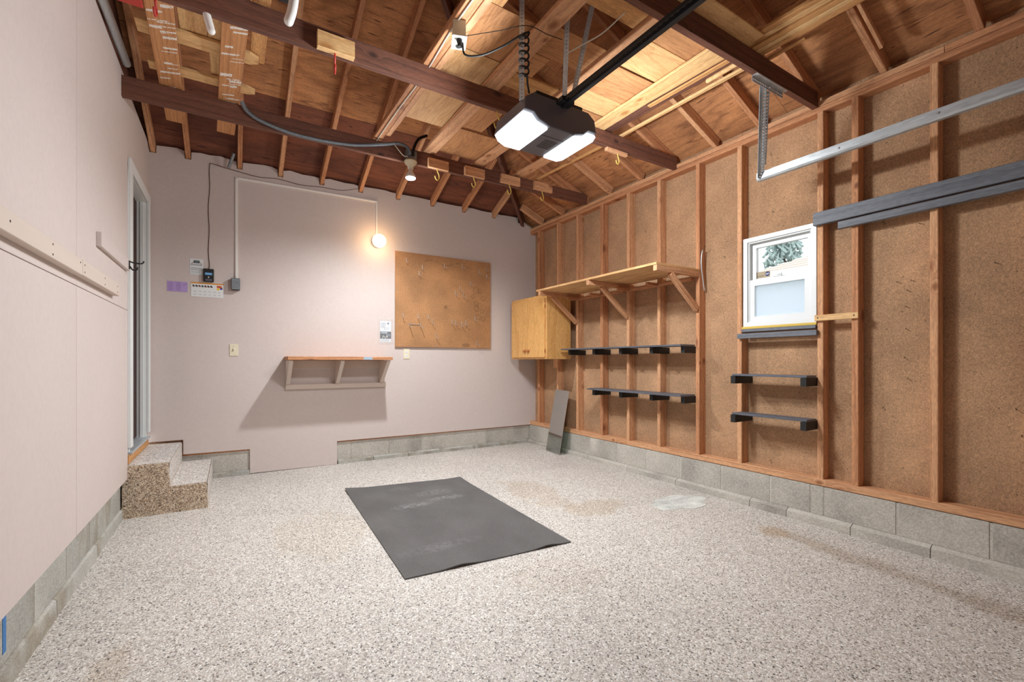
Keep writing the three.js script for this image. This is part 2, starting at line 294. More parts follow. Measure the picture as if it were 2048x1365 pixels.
// ---------------------------------------------------------------- floor
{
  const x0 = -0.75, x1 = 3.62, z0 = -5.3, z1 = ZF + 0.1, nx = 110, nz = 160;
  const g = new THREE.BoxGeometry(x1 - x0, 0.15, z1 - z0, nx, 1, nz).translate((x0 + x1) / 2, -0.075, (z0 + z1) / 2);
  const p = g.attributes.position, uv = g.attributes.uv, col = new Float32Array(p.count * 3);
  const blot = [[3.08, -1.62, 0.1, 0.1, [0.86, 0.74, 0.6], 0.8], [2.2, -3.2, 0.22, 0.45, [0.87, 0.8, 0.72], 0.65], [2.42, -2.6, 0.35, 0.16, [0.85, 0.78, 0.69], 0.75], [-0.38, -2.2, 0.06, 0.15, [0.84, 0.76, 0.67], 0.6], [1.5, -1.9, 0.3, 0.2, [0.92, 0.88, 0.83], 0.5], [0.5, -3.2, 0.3, 0.5, [0.92, 0.88, 0.82], 0.6]];
  for (let i = 0; i < p.count; i++) {
    const x = p.getX(i), z = p.getZ(i); p.setY(i, p.getY(i) + floorY(z)); uv.setXY(i, x / 1.3, z / 1.3);
    const n = fbm(x / 6 + 2, z / 6 + 2, 14, 14, 201, 4), n2 = fbm(x / 6 + 2, z / 6 + 2, 40, 40, 202, 3), c = [0.95, 0.95, 0.95];
    const soft = 1 - 0.10 * clamp((n - 0.5) * 3); c[0] *= soft; c[1] *= soft; c[2] *= soft * 0.99;
    // brown water mark that runs along the right wall, and stains with ragged outlines
    const run = Math.abs(x - (3.06 + 0.05 * Math.sin(z * 3))) + 0.12 * (n2 - 0.5);
    if (z > -1.75) { const k = clamp((0.085 - run) / 0.03) * clamp((z + 1.75) * 4) * 0.72; c[0] *= mix(1, 0.72, k); c[1] *= mix(1, 0.65, k); c[2] *= mix(1, 0.58, k); }
    for (const [bx, bz, rx, rz, t, s] of blot) { const q = ((x - bx) / rx) ** 2 + ((z - bz) / rz) ** 2 + 1.8 * (n2 - 0.5), k = clamp((1 - q) * 2.5) * s; for (let j = 0; j < 3; j++) c[j] *= mix(1, t[j], k); }
    for (let j = 0; j < 3; j++) col[3 * i + j] = c[j];
  }
  g.setAttribute('color', new THREE.BufferAttribute(col, 3)); g.computeVertexNormals();
  const f = new THREE.Mesh(g, M.floor); f.name = 'floor'; f.castShadow = f.receiveShadow = true; f.userData = { kind: 'structure', label: 'speckled stone chip garage floor with brown stains', category: 'floor' }; scene.add(f);
  // bare patch smeared with pale grey filler, rust at its rim
  const rim = []; for (let i = 0; i < 80; i++) { const a = i / 80 * Math.PI * 2, r = 0.95 + 0.4 * (vnoise(i / 80, 0.3, 9, 2, 211) - 0.5) + 0.3 * (vnoise(i / 80, 0.7, 27, 2, 212) - 0.5); rim.push([3.06 + 0.27 * r * Math.cos(a), -2.37 + 0.155 * r * Math.sin(a)]); }
  const pt = texture(256, 256, (u, v, c) => { const n = fbm(u, v, 4, 10, 213, 5), e = vnoise(u, v, 90, 90, 214), r = clamp((fbm(u, v, 3, 3, 215, 3) - 0.66) * 9); const t = 0.86 + 0.3 * (n - 0.5) + 0.16 * (e - 0.5); c[0] = mix(238, 186, r) * t; c[1] = mix(240, 148, r) * t; c[2] = mix(234, 116, r) * t; });
  const pg = extrude(rim, -0.001, 0.0012, 'xz', 0, 0, [], 0.5, 0.5); pg.translate(0, floorY(-2.37), 0);
  mesh('filler_patch', pg, std({ map: pt, roughness: 0.7 }), f);
}

// ---------------------------------------------------------------- right wall: blocks, sill, studs, plates, sheathing
const STUDS = [-4.951, -4.534, -4.154, -3.741, -3.344, -2.948, -2.523, -2.137, -1.548, -1.341, -0.948, -0.545, -0.14, 0.26, 0.66, 1.06];
const SILL0 = 0.286, SILL1 = 0.333, PLATE0 = 2.9, PLATE1 = 2.976;
const wallR = structure('wall_right', 'right wall of open wooden studs over a row of concrete blocks', 'wall');
{
  const joints = [-5.15, -4.74, -4.333, -3.906, -3.49, -3.087, -2.682, -2.275, -1.87, -1.588, -1.503, -1.101, -0.696, -0.29, 0.115, 0.52, 0.925, 1.35];
  for (let i = 0; i + 1 < joints.length; i++) mesh('concrete_block', grain(rbox(0.19, 0.203, joints[i + 1] - joints[i] - 0.011, 0.004, XR + 0.095 + rr(-0.001, 0.002), 0.181, (joints[i] + joints[i + 1]) / 2), 2, 1.2, 1.2), M.concrete, wallR);
  mesh('mortar_bed', grain(new THREE.BoxGeometry(0.17, 0.2, 6.5).translate(XR + 0.088, 0.18, -1.9), 2, 1, 1), M.mortar, wallR);
  const curb = [-5.15, -4.6, -3.9, -3.3, -2.7, -2.011, -1.734, -1.332, -0.934, -0.4, 0.2, 0.8, 1.35];
  for (let i = 0; i + 1 < curb.length; i++) {
    const a = curb[i] + 0.002, b = curb[i + 1] - 0.002;
    const g = extrude([[XR - 0.046, -0.1], [XR + 0.05, -0.1], [XR + 0.05, 0.082], [XR - 0.012, 0.08], [XR - 0.04, 0.066]], a, b, 'xy', 2, 0, [], 1.2, 1.2);
    mesh('curb_stone', g, M.concrete, wallR);
  }
  mesh('sill_plate', span(XR - 0.004, SHEATH, SILL0, SILL1, -5.15, ZF, 2, 0.004), M.fir, wallR);
  mesh('top_plate', span(XR, SHEATH, PLATE0 + 0.039, PLATE1, -5.14, -0.885, 2, 0.003), M.fir, wallR);
  mesh('top_plate', span(XR, SHEATH, PLATE0 + 0.039, PLATE1, -0.882, ZF, 2, 0.003), M.fir2, wallR);
  mesh('top_plate', span(XR + 0.004, SHEATH, PLATE0, PLATE0 + 0.0375, -5.14, ZF, 2, 0.003), M.fir2, wallR);
  STUDS.forEach((z, i) => mesh('stud', span(XR + rr(0, 0.003), SHEATH, SILL1, PLATE0, z, z + 0.038, 1, 0.003), i % 3 ? M.fir : M.fir2, wallR));
  // fibreboard panels, cut round the window
  const panel = (z0, z1, holes = []) => mesh('sheathing_panel', extrude([[z0 + 0.001, 0.2], [z1 - 0.001, 0.2], [z1 - 0.001, 3.04], [z0 + 0.001, 3.04]], SHEATH, SHEATH + 0.013, 'zy', 1, 0, holes, 1.2, 1.2), M.board, wallR);
  panel(-5.3, -3.725); panel(-3.725, -2.5); panel(-2.5, -1.32, [[[-2.09, 1.44], [-1.555, 1.44], [-1.555, 2.12], [-2.09, 2.12]]]); panel(-1.32, -0.1); panel(-0.1, 1.4);
  mesh('siding', [new THREE.BoxGeometry(0.02, 1.3, 6.8).translate(SHEATH + 0.024, 0.79, -1.95), new THREE.BoxGeometry(0.02, 0.91, 6.8).translate(SHEATH + 0.024, 2.575, -1.95), new THREE.BoxGeometry(0.02, 0.68, 3.25).translate(SHEATH + 0.024, 1.78, -3.715), new THREE.BoxGeometry(0.02, 0.68, 3.0).translate(SHEATH + 0.024, 1.78, -0.055)], M.white, wallR);
  // nail tips that came through the sheathing
  const nails = [[-1.02, 2.0], [-1.13, 1.66], [-1.06, 1.66], [-1.08, 1.6], [-1.085, 1.5], [-1.085, 1.36], [-1.09, 1.18], [-1.075, 1.05], [-0.72, 2.1], [-0.7, 1.7], [-0.62, 0.9], [-0.6, 0.76], [-1.9, 2.32], [-2.3, 2.05]];
  for (const [z, y] of nails) mesh('nail', rod([SHEATH - 0.025, y - 0.004, z + 0.006], [SHEATH, y, z], 0.0022, 6), M.black, wallR);
  // bent nail cluster on the stud beside the window
  mesh('nail', rod([SHEATH - 0.06, 2.13, -2.46], [SHEATH - 0.1, 2.16, -2.42], 0.002, 6), M.black, wallR);
}

// ---------------------------------------------------------------- back wall: painted drywall over blocks
const RAFX = [-0.625, -0.368, 0.042, 0.397, 0.789, 1.191, 1.613, 2.036, 2.456, 2.888, 3.29];
const wallB = structure('wall_back', 'pink painted drywall back wall over a row of concrete blocks', 'wall');
{
  const pts = [[-0.70, 0.43], [-0.385, 0.43], [-0.385, 0.295], [0.147, 0.289], [0.147, 0.05], [0.96, 0.045], [0.96, 0.291], [SHEATH, 0.286], [SHEATH, 2.97], [3.42, 3.03]];
  // ragged top edge with notches round the rafters
  const top = []; let x = 3.36;
  for (const r of [...RAFX].reverse()) {
    while (x > r + 0.07) { top.push([x, 3.105 - 0.012 * (x - 1.4) * 0.3 + rr(-0.009, 0.009)]); x -= rr(0.07, 0.15); }
    top.push([r + 0.045, 3.1], [r + 0.043, 3.03], [r - 0.006, 3.03], [r - 0.008, 3.1]); x = r - 0.06;
  }
  while (x > -0.62) { top.push([x, 3.1 + rr(-0.006, 0.006)]); x -= 0.11; }
  mesh('drywall_panel', extrude([...pts, ...top, [-0.70, 3.1]], ZB - 0.014, ZB, 'xy', 0, 0, [], 2, 2), M.wall, wallB);
  mesh('backing_board', grain(new THREE.BoxGeometry(4.5, 2.85, 0.02).translate(1.42, 1.72, ZB - 0.1), 0, 1.2, 1.2), M.board, wallB);
  mesh('sill_plate', span(-0.7, SHEATH, 0.275, 0.315, ZB - 0.11, ZB - 0.018, 0), M.fir2, wallB);
  const joints = [-0.7, -0.44, -0.255, 0.16, 0.7, 1.109, 1.532, 1.934, 2.351, 2.8, 3.215, 3.48];
  for (let i = 0; i + 1 < joints.length; i++) mesh('concrete_block', grain(rbox(joints[i + 1] - joints[i] - 0.011, 0.19, 0.15, 0.004, (joints[i] + joints[i + 1]) / 2, 0.182, ZB - 0.097), 0, 1.2, 1.2), M.concrete, wallB);
  mesh('mortar_bed', grain(new THREE.BoxGeometry(4.3, 0.24, 0.14).translate(1.4, 0.165, ZB - 0.095), 0, 1, 1), M.mortar, wallB);
  const curb = [-0.16, 0.147, 0.97, 1.35, 1.75, 2.15, 2.6, 3.02, 3.44];
  for (let i = 0; i + 1 < curb.length; i++) if (i !== 1) mesh('curb_stone', extrude([[ZB + 0.012, -0.05], [ZB - 0.06, -0.05], [ZB - 0.06, 0.09], [ZB - 0.02, 0.088], [ZB + 0.006, 0.078]], curb[i] + 0.002, curb[i + 1] - 0.002, 'zy', 0, 0, [], 1.2, 1.2), M.stained, wallB);
}

// ---------------------------------------------------------------- left wall: drywall sheets over stained blocks, dark boards above
const wallL = structure('wall_left', 'pink painted drywall left wall over stained concrete blocks', 'wall');
const DOOR = { z0: -5.0, z1: -4.262, top: 2.535, sill: 0.5 };
{
  const sheet = (z0, z1, y0, y1) => mesh('drywall_panel', extrude([[z0 + 0.002, y0 + 0.002], [z1 - 0.002, y0 + 0.002], [z1 - 0.002, y1 - 0.002], [z0 + 0.002, y1 - 0.002]], XL - 0.013, XL, 'zy', 1, 0.001, [], 2, 2), M.wall, wallL);
  sheet(-4.172, -2.93, 0.315, 1.518); sheet(-2.93, -0.5, 0.315, 1.518); sheet(-0.5, 1.4, 0.315, 1.518);
  sheet(-4.172, -2.93, 1.518, 3.13); sheet(-2.93, -0.5, 1.518, 3.2); sheet(-0.5, 1.4, 1.518, 3.2);
  sheet(-5.14, -4.172, 2.61, 3.1); sheet(-5.14, -5.07, 0.5, 2.61);
  for (let z = -4.15, i = 0; z < 1.2; z += 0.406, i++) mesh('concrete_block', grain(rbox(0.15, 0.2, 0.4, 0.004, XL - 0.036 - 0.075 + rr(-0.001, 0.001), 0.21, z + 0.2), 2, 1.8, 0.6), M.stained, wallL);
  mesh('mortar_bed', grain(new THREE.BoxGeometry(0.14, 0.22, 6.5).translate(XL - 0.11, 0.205, -1.9), 2, 1, 1), M.mortar, wallL);
  for (let z = -4.15; z < 1.2; z += 0.7) mesh('curb_stone', extrude([[XL - 0.02, -0.05], [XL - 0.1, -0.05], [XL - 0.1, 0.108], [XL - 0.036, 0.106], [XL - 0.026, 0.098]], z + 0.002, z + 0.698, 'xy', 2, 0, [], 1.8, 0.6), M.stained, wallL);
  mesh('backing_board', [new THREE.BoxGeometry(0.02, 2.9, 5.6).translate(XL - 0.15, 1.75, -1.35), new THREE.BoxGeometry(0.02, 0.8, 1.2).translate(XL - 0.15, 2.94, -4.65)], M.joist, wallL);
  for (let i = 0; i < 8; i++) mesh('upper_board', span(XL - 0.06, XL - 0.04, 3.0 + i * 0.185, 3.0 + i * 0.185 + 0.18, -5.3, 1.5, 2), M.joist, wallL);
}

// ---------------------------------------------------------------- front wall behind the camera with the closed overhead door
const wallF = structure('wall_front', 'front wall of the garage around the overhead door', 'wall');
mesh('drywall_panel', extrude([[-0.75, -0.1], [3.7, -0.1], [3.7, 3.2], [-0.75, 3.2]], ZF, ZF + 0.1, 'xy', 0, 0, [[[0.15, 0], [3.05, 0], [3.05, 2.15], [0.15, 2.15]]], 2, 2), M.wall, wallF);
const gdoor = structure('door_2', 'closed white sectional overhead garage door', 'door');
for (let i = 0; i < 4; i++) mesh('door_panel', rbox(2.9, 0.535, 0.045, 0.006, 1.6, 0.268 + i * 0.5385, ZF + 0.03), M.white, gdoor);

// ---------------------------------------------------------------- roof: sheathing sheets, rafters, hip, joists
const roof = structure('ceiling', 'underside of the hip roof with open rafters, joists and plywood sheathing', 'roof');
{
  const yb = (x, z) => backY(z) + RV, yr = (x) => rightY(x) + RV, yf = (x, z) => frontY(z) + RV;
  const hipB = (x, z) => (yr(x) - yb(x, z)), hipF = (x, z) => (yr(x) - yf(x, z));     // >= 0: on the end slope's far side
  const X0 = -0.8, XE = 3.8, Z0 = -5.45, Z1 = ZF + 0.3;
  // back slope in rows of sheets
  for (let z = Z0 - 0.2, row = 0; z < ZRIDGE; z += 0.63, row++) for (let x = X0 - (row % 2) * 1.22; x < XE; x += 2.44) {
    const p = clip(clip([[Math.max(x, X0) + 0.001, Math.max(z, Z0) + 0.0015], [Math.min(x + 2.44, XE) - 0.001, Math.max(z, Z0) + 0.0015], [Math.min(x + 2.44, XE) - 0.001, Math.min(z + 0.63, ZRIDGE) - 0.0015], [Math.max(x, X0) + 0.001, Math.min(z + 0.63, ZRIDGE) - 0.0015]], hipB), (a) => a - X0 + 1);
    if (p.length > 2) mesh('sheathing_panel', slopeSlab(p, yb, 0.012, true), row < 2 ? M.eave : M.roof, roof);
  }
  for (let x = 0.1, row = 0; x < XE; x += 0.93, row++) for (let z = Z0 - (row % 2) * 1.22; z < Z1; z += 2.44) {
    const p = clip(clip([[x + 0.001, Math.max(z, Z0) + 0.001], [Math.min(x + 0.93, XE) - 0.001, Math.max(z, Z0) + 0.001], [Math.min(x + 0.93, XE) - 0.001, Math.min(z + 2.44, Z1) - 0.001], [x + 0.001, Math.min(z + 2.44, Z1) - 0.001]], (a, b) => -hipB(a, b)), (a, b) => -hipF(a, b));
    if (p.length > 2) mesh('sheathing_panel', slopeSlab(p, yr, 0.012, false), M.roof, roof);
  }
  { const p = clip([[X0, ZRIDGE], [XE, ZRIDGE], [XE, Z1], [X0, Z1]], hipF); mesh('sheathing_panel', slopeSlab(p, yf, 0.012, true), M.roof, roof); }
  // weatherproof layer
  const up = (f) => (x, z) => f(x, z) + 0.013;
  mesh('roof_covering', slopeSlab(clip([[X0 - 0.2, Z0 - 0.3], [XE + 0.3, Z0 - 0.3], [XE + 0.3, ZRIDGE], [X0 - 0.2, ZRIDGE]], hipB), up(yb), 0.02, true), M.shingle, roof);
  mesh('roof_covering', slopeSlab(clip([[X0 - 0.2, ZRIDGE], [XE + 0.3, ZRIDGE], [XE + 0.3, Z1 + 0.3], [X0 - 0.2, Z1 + 0.3]], hipF), up(yf), 0.02, true), M.shingle, roof);
  mesh('roof_covering', slopeSlab(clip(clip([[0, Z0 - 0.3], [XE + 0.3, Z0 - 0.3], [XE + 0.3, Z1 + 0.3], [0, Z1 + 0.3]], (a, b) => -hipB(a, b)), (a, b) => -hipF(a, b)), up(yr), 0.02, false), M.shingle, roof);
  // rafters
  const raf = (a, b, i) => { const d = new THREE.Vector3(b[0] - a[0], b[1] - a[1], b[2] - a[2]); const n = new THREE.Vector3(0, 1, 0).addScaledVector(d, -d.y / d.lengthSq()).normalize().multiplyScalar(RAFTER / 2 * 0.985); mesh('rafter', member(a.map((v, k) => v + n.getComponent(k)), b.map((v, k) => v + n.getComponent(k)), 0.038, RAFTER * 0.985, [0, 1, 0], 0.003), i % 3 ? M.fir2 : M.fir, roof); };
  RAFX.forEach((x, i) => { const cx = x + 0.019, zEnd = cx > HIPX(ZRIDGE) ? Math.min(ZRIDGE, -5.125 + (3.35 - cx) - 0.03) : ZRIDGE - 0.02; if (zEnd > ZB + 0.05) raf([cx, backY(ZB - 0.012), ZB - 0.012], [cx, backY(zEnd), zEnd], i); });
  const RAFZ = [-4.9, -4.45, -4.02, -3.62, -3.18, -2.79, -2.36, -1.97, -1.58, -1.19, -0.76, -0.35, 0.05, 0.45, 0.85];
  RAFZ.forEach((z, i) => { const xe = z < ZRIDGE ? HIPX(z) + 0.03 : Math.max(0.2, 3.53 - (frontY(z) - 2.965) / 0.4167); if (xe < 3.4) raf([XR + 0.02, rightY(XR + 0.02), z + 0.019], [xe, rightY(xe), z + 0.019], i); });
  const hipEnd = [HIPX(ZRIDGE), backY(ZRIDGE), ZRIDGE];
  mesh('hip_rafter', member([3.43, backY(-5.2) + 0.0, -5.2].map((v, k) => v + (k === 1 ? 0.02 : 0)), [hipEnd[0], hipEnd[1] + 0.02, hipEnd[2]], 0.038, 0.135), M.joist, roof);
  mesh('ridge_board', span(X0, hipEnd[0], backY(ZRIDGE) - 0.05, backY(ZRIDGE) + RV - 0.002, ZRIDGE - 0.019, ZRIDGE + 0.019, 0), M.joist, roof);
}
// ceiling joists: [z of the front face, underside], right ends cut to the roof slope
const JOISTS = [[-3.952, 2.945], [-2.72, 2.903], [-1.54, 2.905], [-0.33, 2.9]];
for (const [z, y] of JOISTS) {
  const t = y + 0.14, r = XR - 0.001, cut = (yy) => 3.53 - (yy - 2.965 - RV + 0.01) / 0.4167;
  mesh('ceiling_joist', extrude([[XL - 0.03, y], [r, y + 0.028], [r, Math.min(t, rightY(r) + RV - 0.01)], [Math.min(cut(t), r), t], [XL - 0.03, t]], z - 0.038, z, 'xy', 0, 0.002), M.joist, roof);
}

// ---------------------------------------------------------------- window in the right wall and what lies outside
{
  const w = structure('window_1', 'small white double hung vinyl window with frosted lower pane', 'window'), z0 = -2.088, z1 = -1.553, y0 = 1.43, y1 = 2.135, X = 3.488;
  const ring = (a0, a1, b0, b1, t, x0, x1, bev = 0.003) => extrude([[a0, b0], [a1, b0], [a1, b1], [a0, b1]], x0, x1, 'zy', 1, bev, [[[a0 + t, b0 + t], [a1 - t, b0 + t], [a1 - t, b1 - t], [a0 + t, b1 - t]]]);
  mesh('window_frame', ring(z0, z1, y0, y1, 0.032, X, X + 0.1), M.vinyl, w);
  mesh('window_stop', ring(z0 + 0.028, z1 - 0.028, y0 + 0.028, y1 - 0.028, 0.014, X + 0.012, X + 0.09), M.vinyl, w);
  const up = mesh('upper_sash', ring(z0 + 0.036, z1 - 0.036, 1.765, y1 - 0.038, 0.04, X + 0.05, X + 0.08), M.vinyl, w);
  const lo = mesh('lower_sash', ring(z0 + 0.036, z1 - 0.036, y0 + 0.03, 1.80, 0.046, X + 0.016, X + 0.046), M.vinyl, w);
  const glass = new THREE.MeshPhysicalMaterial({ color: 0xffffff, transmission: 1, thickness: 0, roughness: 0, ior: 1.5 });
  const frost = new THREE.MeshPhysicalMaterial({ color: 0xf6faff, transmission: 1, thickness: 0, roughness: 0.6, bumpMap: scaled(T.concreteH, 3), bumpScale: 0.002 });
  mesh('pane', new THREE.BoxGeometry(0.004, 0.27, 0.39).translate(X + 0.066, 1.931, (z0 + z1) / 2), glass, up);
  mesh('pane', new THREE.BoxGeometry(0.004, 0.26, 0.38).translate(X + 0.031, 1.63, (z0 + z1) / 2), frost, lo);
  mesh('sash_lock', [rbox(0.02, 0.012, 0.06, 0.004, X + 0.03, 1.806, -1.83), rbox(0.012, 0.014, 0.03, 0.004, X + 0.024, 1.818, -1.815)], M.steel, lo);
  mesh('foam_strip', span(X - 0.004, X + 0.07, 1.412, 1.431, z0 - 0.01, z1, 2), M.foam, w);
  // alarm company sticker on the upper pane
  const c = document.createElement('canvas'); c.width = 512; c.height = 192; const k = c.getContext('2d');
  k.fillStyle = '#a8977c'; k.fillRect(0, 0, 512, 192); k.fillStyle = '#2a2620'; k.font = 'bold 44px sans-serif'; k.fillText('PROTECTED BY', 14, 150);
  k.fillStyle = '#1d2c5c'; k.beginPath(); for (let i = 0; i < 8; i++) { const a = Math.PI / 8 + i * Math.PI / 4; k.lineTo(430 + 74 * Math.cos(a), 88 + 74 * Math.sin(a)); } k.fill();
  k.fillStyle = '#e8ecf4'; k.font = 'bold 58px sans-serif'; k.fillText('ADT', 372, 108);
  const t = new THREE.CanvasTexture(c); t.colorSpace = THREE.SRGBColorSpace;
  const st = mesh('alarm_sticker', new THREE.PlaneGeometry(0.13, 0.05), std({ map: t, roughness: 0.6, side: THREE.DoubleSide })); st.rotation.y = -Math.PI / 2; st.position.set(X + 0.062, 1.838, -1.972);
  tag(st, 'tan alarm sticker with dark blue octagon on the window pane', 'sticker');
  // neighbour's house and tree beyond
  const nb = thing('neighbour_house', 'pale house with grey shingled roof seen through the window', 'house', [8.2, 0, 0]);
  mesh('house_wall', new THREE.BoxGeometry(3, 2.62, 5.6).translate(1.7, 1.31, -2.1), std({ color: 0xdfe8ee, roughness: 0.8 }), nb);
  mesh('fascia', new THREE.BoxGeometry(0.03, 0.16, 5.83).translate(-0.02, 2.68, -2.115), M.white, nb);
  const shg = std({ color: 0xcfc3b8, roughness: 0.95 });
  for (let i = 0; i < 12; i++) { const x = i * 0.15, y = 2.77 + i * 0.067, far = -5.03 + 1.17 * x; mesh('shingle_course', new THREE.BoxGeometry(0.17, 0.012, 0.8 - far).rotateZ(0.36).translate(x + 0.06, y, (0.8 + far) / 2), shg, nb); }
  const tr = thing('tree', 'blue green conifer behind the pale house', 'tree', [15.5, 0, -7.9]);
  mesh('trunk', rod([0, 0, 0], [0, 5.4, 0], 0.16, 8, 0.05), std({ color: 0x5a4a3c }), tr);
  const twigs = []; const tw = new THREE.ConeGeometry(0.06, 0.42, 4); let sv = seedState; seedState = 99;
  for (let i = 0; i < 700; i++) { const h = rr(1.8, 5.3), r = (0.08 + 0.66 * Math.sqrt(Math.max(0, 1 - Math.abs(h - 3.6) / 2))) * Math.sqrt(rnd()), a = rr(0, 6.28); twigs.push(tw.clone().rotateX(rr(-0.9, 0.9)).rotateZ(rr(-1.2, 1.2)).translate(r * Math.cos(a), h, r * Math.sin(a))); }
  seedState = sv;
  mesh('foliage', twigs, std({ color: 0xa3b6b2, roughness: 0.9 }), tr).userData.kind = 'stuff';
  const yard = mesh('ground', new THREE.BoxGeometry(30, 0.1, 30).translate(3.9 + 15, -0.3, -4), std({ color: 0x8a8f80, roughness: 0.95 })); yard.userData = { kind: 'structure', label: 'yard outside the window', category: 'ground' };
}

// ---------------------------------------------------------------- house door in the left wall
{
  const d = structure('door_1', 'white cased doorway with a dark brown door above concrete steps', 'door'), { z0, z1, top, sill } = DOOR, xf = XL + 0.018;
  mesh('casing', span(XL, xf, sill + 0.035, top + 0.08, z1, z1 + 0.088, 1, 0.003), M.trim, d);
  mesh('casing', span(XL, xf, sill + 0.035, top + 0.08, z0 - 0.088, z0, 1, 0.003), M.trim, d);
  mesh('casing', span(XL, xf, top, top + 0.08, z0, z1, 2, 0.003), M.trim, d);
  mesh('jamb', span(XL - 0.13, XL - 0.001, sill, top, z0 - 0.02, z0 + 0.002, 1), M.trim, d);
  mesh('jamb', span(XL - 0.13, XL - 0.001, sill, top, z1 - 0.002, z1 + 0.02, 1), M.trim, d);
  mesh('head_jamb', span(XL - 0.13, XL - 0.001, top - 0.002, top + 0.02, z0, z1, 2), M.trim, d);
  mesh('door_stop', span(XL - 0.045, XL - 0.018, sill, top, z0 + 0.002, z0 + 0.014, 1), M.trim, d);
  const slab = mesh('door_slab', span(XL - 0.108, XL - 0.066, sill + 0.006, top - 0.006, z0 + 0.004, z1 - 0.004, 1, 0.002), M.doorDark, d);
  mesh('door_knob', [rod([XL - 0.066, 1.45, z1 - 0.07], [XL - 0.035, 1.45, z1 - 0.07], 0.012, 12), new THREE.SphereGeometry(0.026, 16, 12).translate(XL - 0.022, 1.45, z1 - 0.07)], M.brass, slab);
  mesh('threshold', span(XL - 0.13, XL + 0.02, sill - 0.018, sill, z0 - 0.06, z1 + 0.06, 2, 0.004), M.galv, d);
  mesh('threshold_support', span(XL - 0.03, XL + 0.006, 0.418, sill - 0.019, z0 - 0.06, z1 + 0.09, 2, 0.002), M.pine2, d);
}

// ---------------------------------------------------------------- lamps
function lit(rgb, k) { return new THREE.MeshStandardMaterial({ color: 0xffffff, emissive: new THREE.Color(...rgb), emissiveIntensity: k, roughness: 0.4 }); }
function lampLight(parent, rgb, cd, p, radius) { const l = new THREE.PointLight(new THREE.Color(...rgb), cd, 0, 2); l.position.set(...p); l.castShadow = true; l.shadow.radius = radius; parent.add(l); return l; }
function spotDown(parent, rgb, cd, p, radius, angle, soft) {
  const l = new THREE.SpotLight(new THREE.Color(...rgb), cd, 0, angle, soft, 2); l.position.set(...p); l.target.position.set(p[0], p[1] - 1, p[2]); l.target.name = 'light_target'; l.castShadow = true; l.shadow.radius = radius; parent.add(l, l.target); return l;
}
{
  const t = thing('ceiling_lamp', 'bare white reflector bulb in a porcelain holder under the dark joist', 'lamp', [1.366, 2.945, -3.94]);
  mesh('junction_box', rbox(0.1, 0.1, 0.05, 0.006, 0, 0.06, 0.012), M.conduit, t);
  mesh('lamp_holder', new THREE.LatheGeometry([[0, 0.02], [0.055, 0.02], [0.058, 0.008], [0.045, -0.012], [0.026, -0.03], [0.024, -0.05], [0, -0.05]].map((q) => new THREE.Vector2(...q)), 28), M.ivory, t).position.z = 0.01;
  mesh('bulb', new THREE.LatheGeometry([[0, -0.05], [0.016, -0.05], [0.02, -0.075], [0.042, -0.11], [0.047, -0.125], [0.045, -0.133]].map((q) => new THREE.Vector2(...q)), 28), M.white, t).position.z = 0.01;
  mesh('bulb_face', new THREE.LatheGeometry([[0.045, -0.133], [0.036, -0.143], [0.015, -0.148], [0, -0.149]].map((q) => new THREE.Vector2(...q)), 28), lit(COOL, 60), t).position.z = 0.01;
  spotDown(t, COOL, BULB, [0, -0.16, 0.01], 2, 1.42, 0.6);
  lampLight(t, COOL, BULB * 0.06, [0, -0.17, 0.01], 2);
}
{
  const t = thing('globe_lamp', 'glowing round glass globe lamp on the pink back wall', 'lamp', [1.385, 2.5, ZB]);
  mesh('lamp_base', new THREE.CylinderGeometry(0.055, 0.06, 0.03, 28).rotateX(Math.PI / 2).translate(0, 0, 0.015), M.ivory, t);
  mesh('lamp_neck', new THREE.CylinderGeometry(0.024, 0.028, 0.03, 20).rotateX(Math.PI / 2).translate(0, 0, 0.045), M.ivory, t);
  mesh('globe', new THREE.SphereGeometry(0.074, 32, 24).translate(-0.004, -0.01, 0.122), lit([1, 0.8, 0.55], 24), t);
  lampLight(t, WARM, GLOBE, [-0.004, -0.01, 0.122], 3);
}
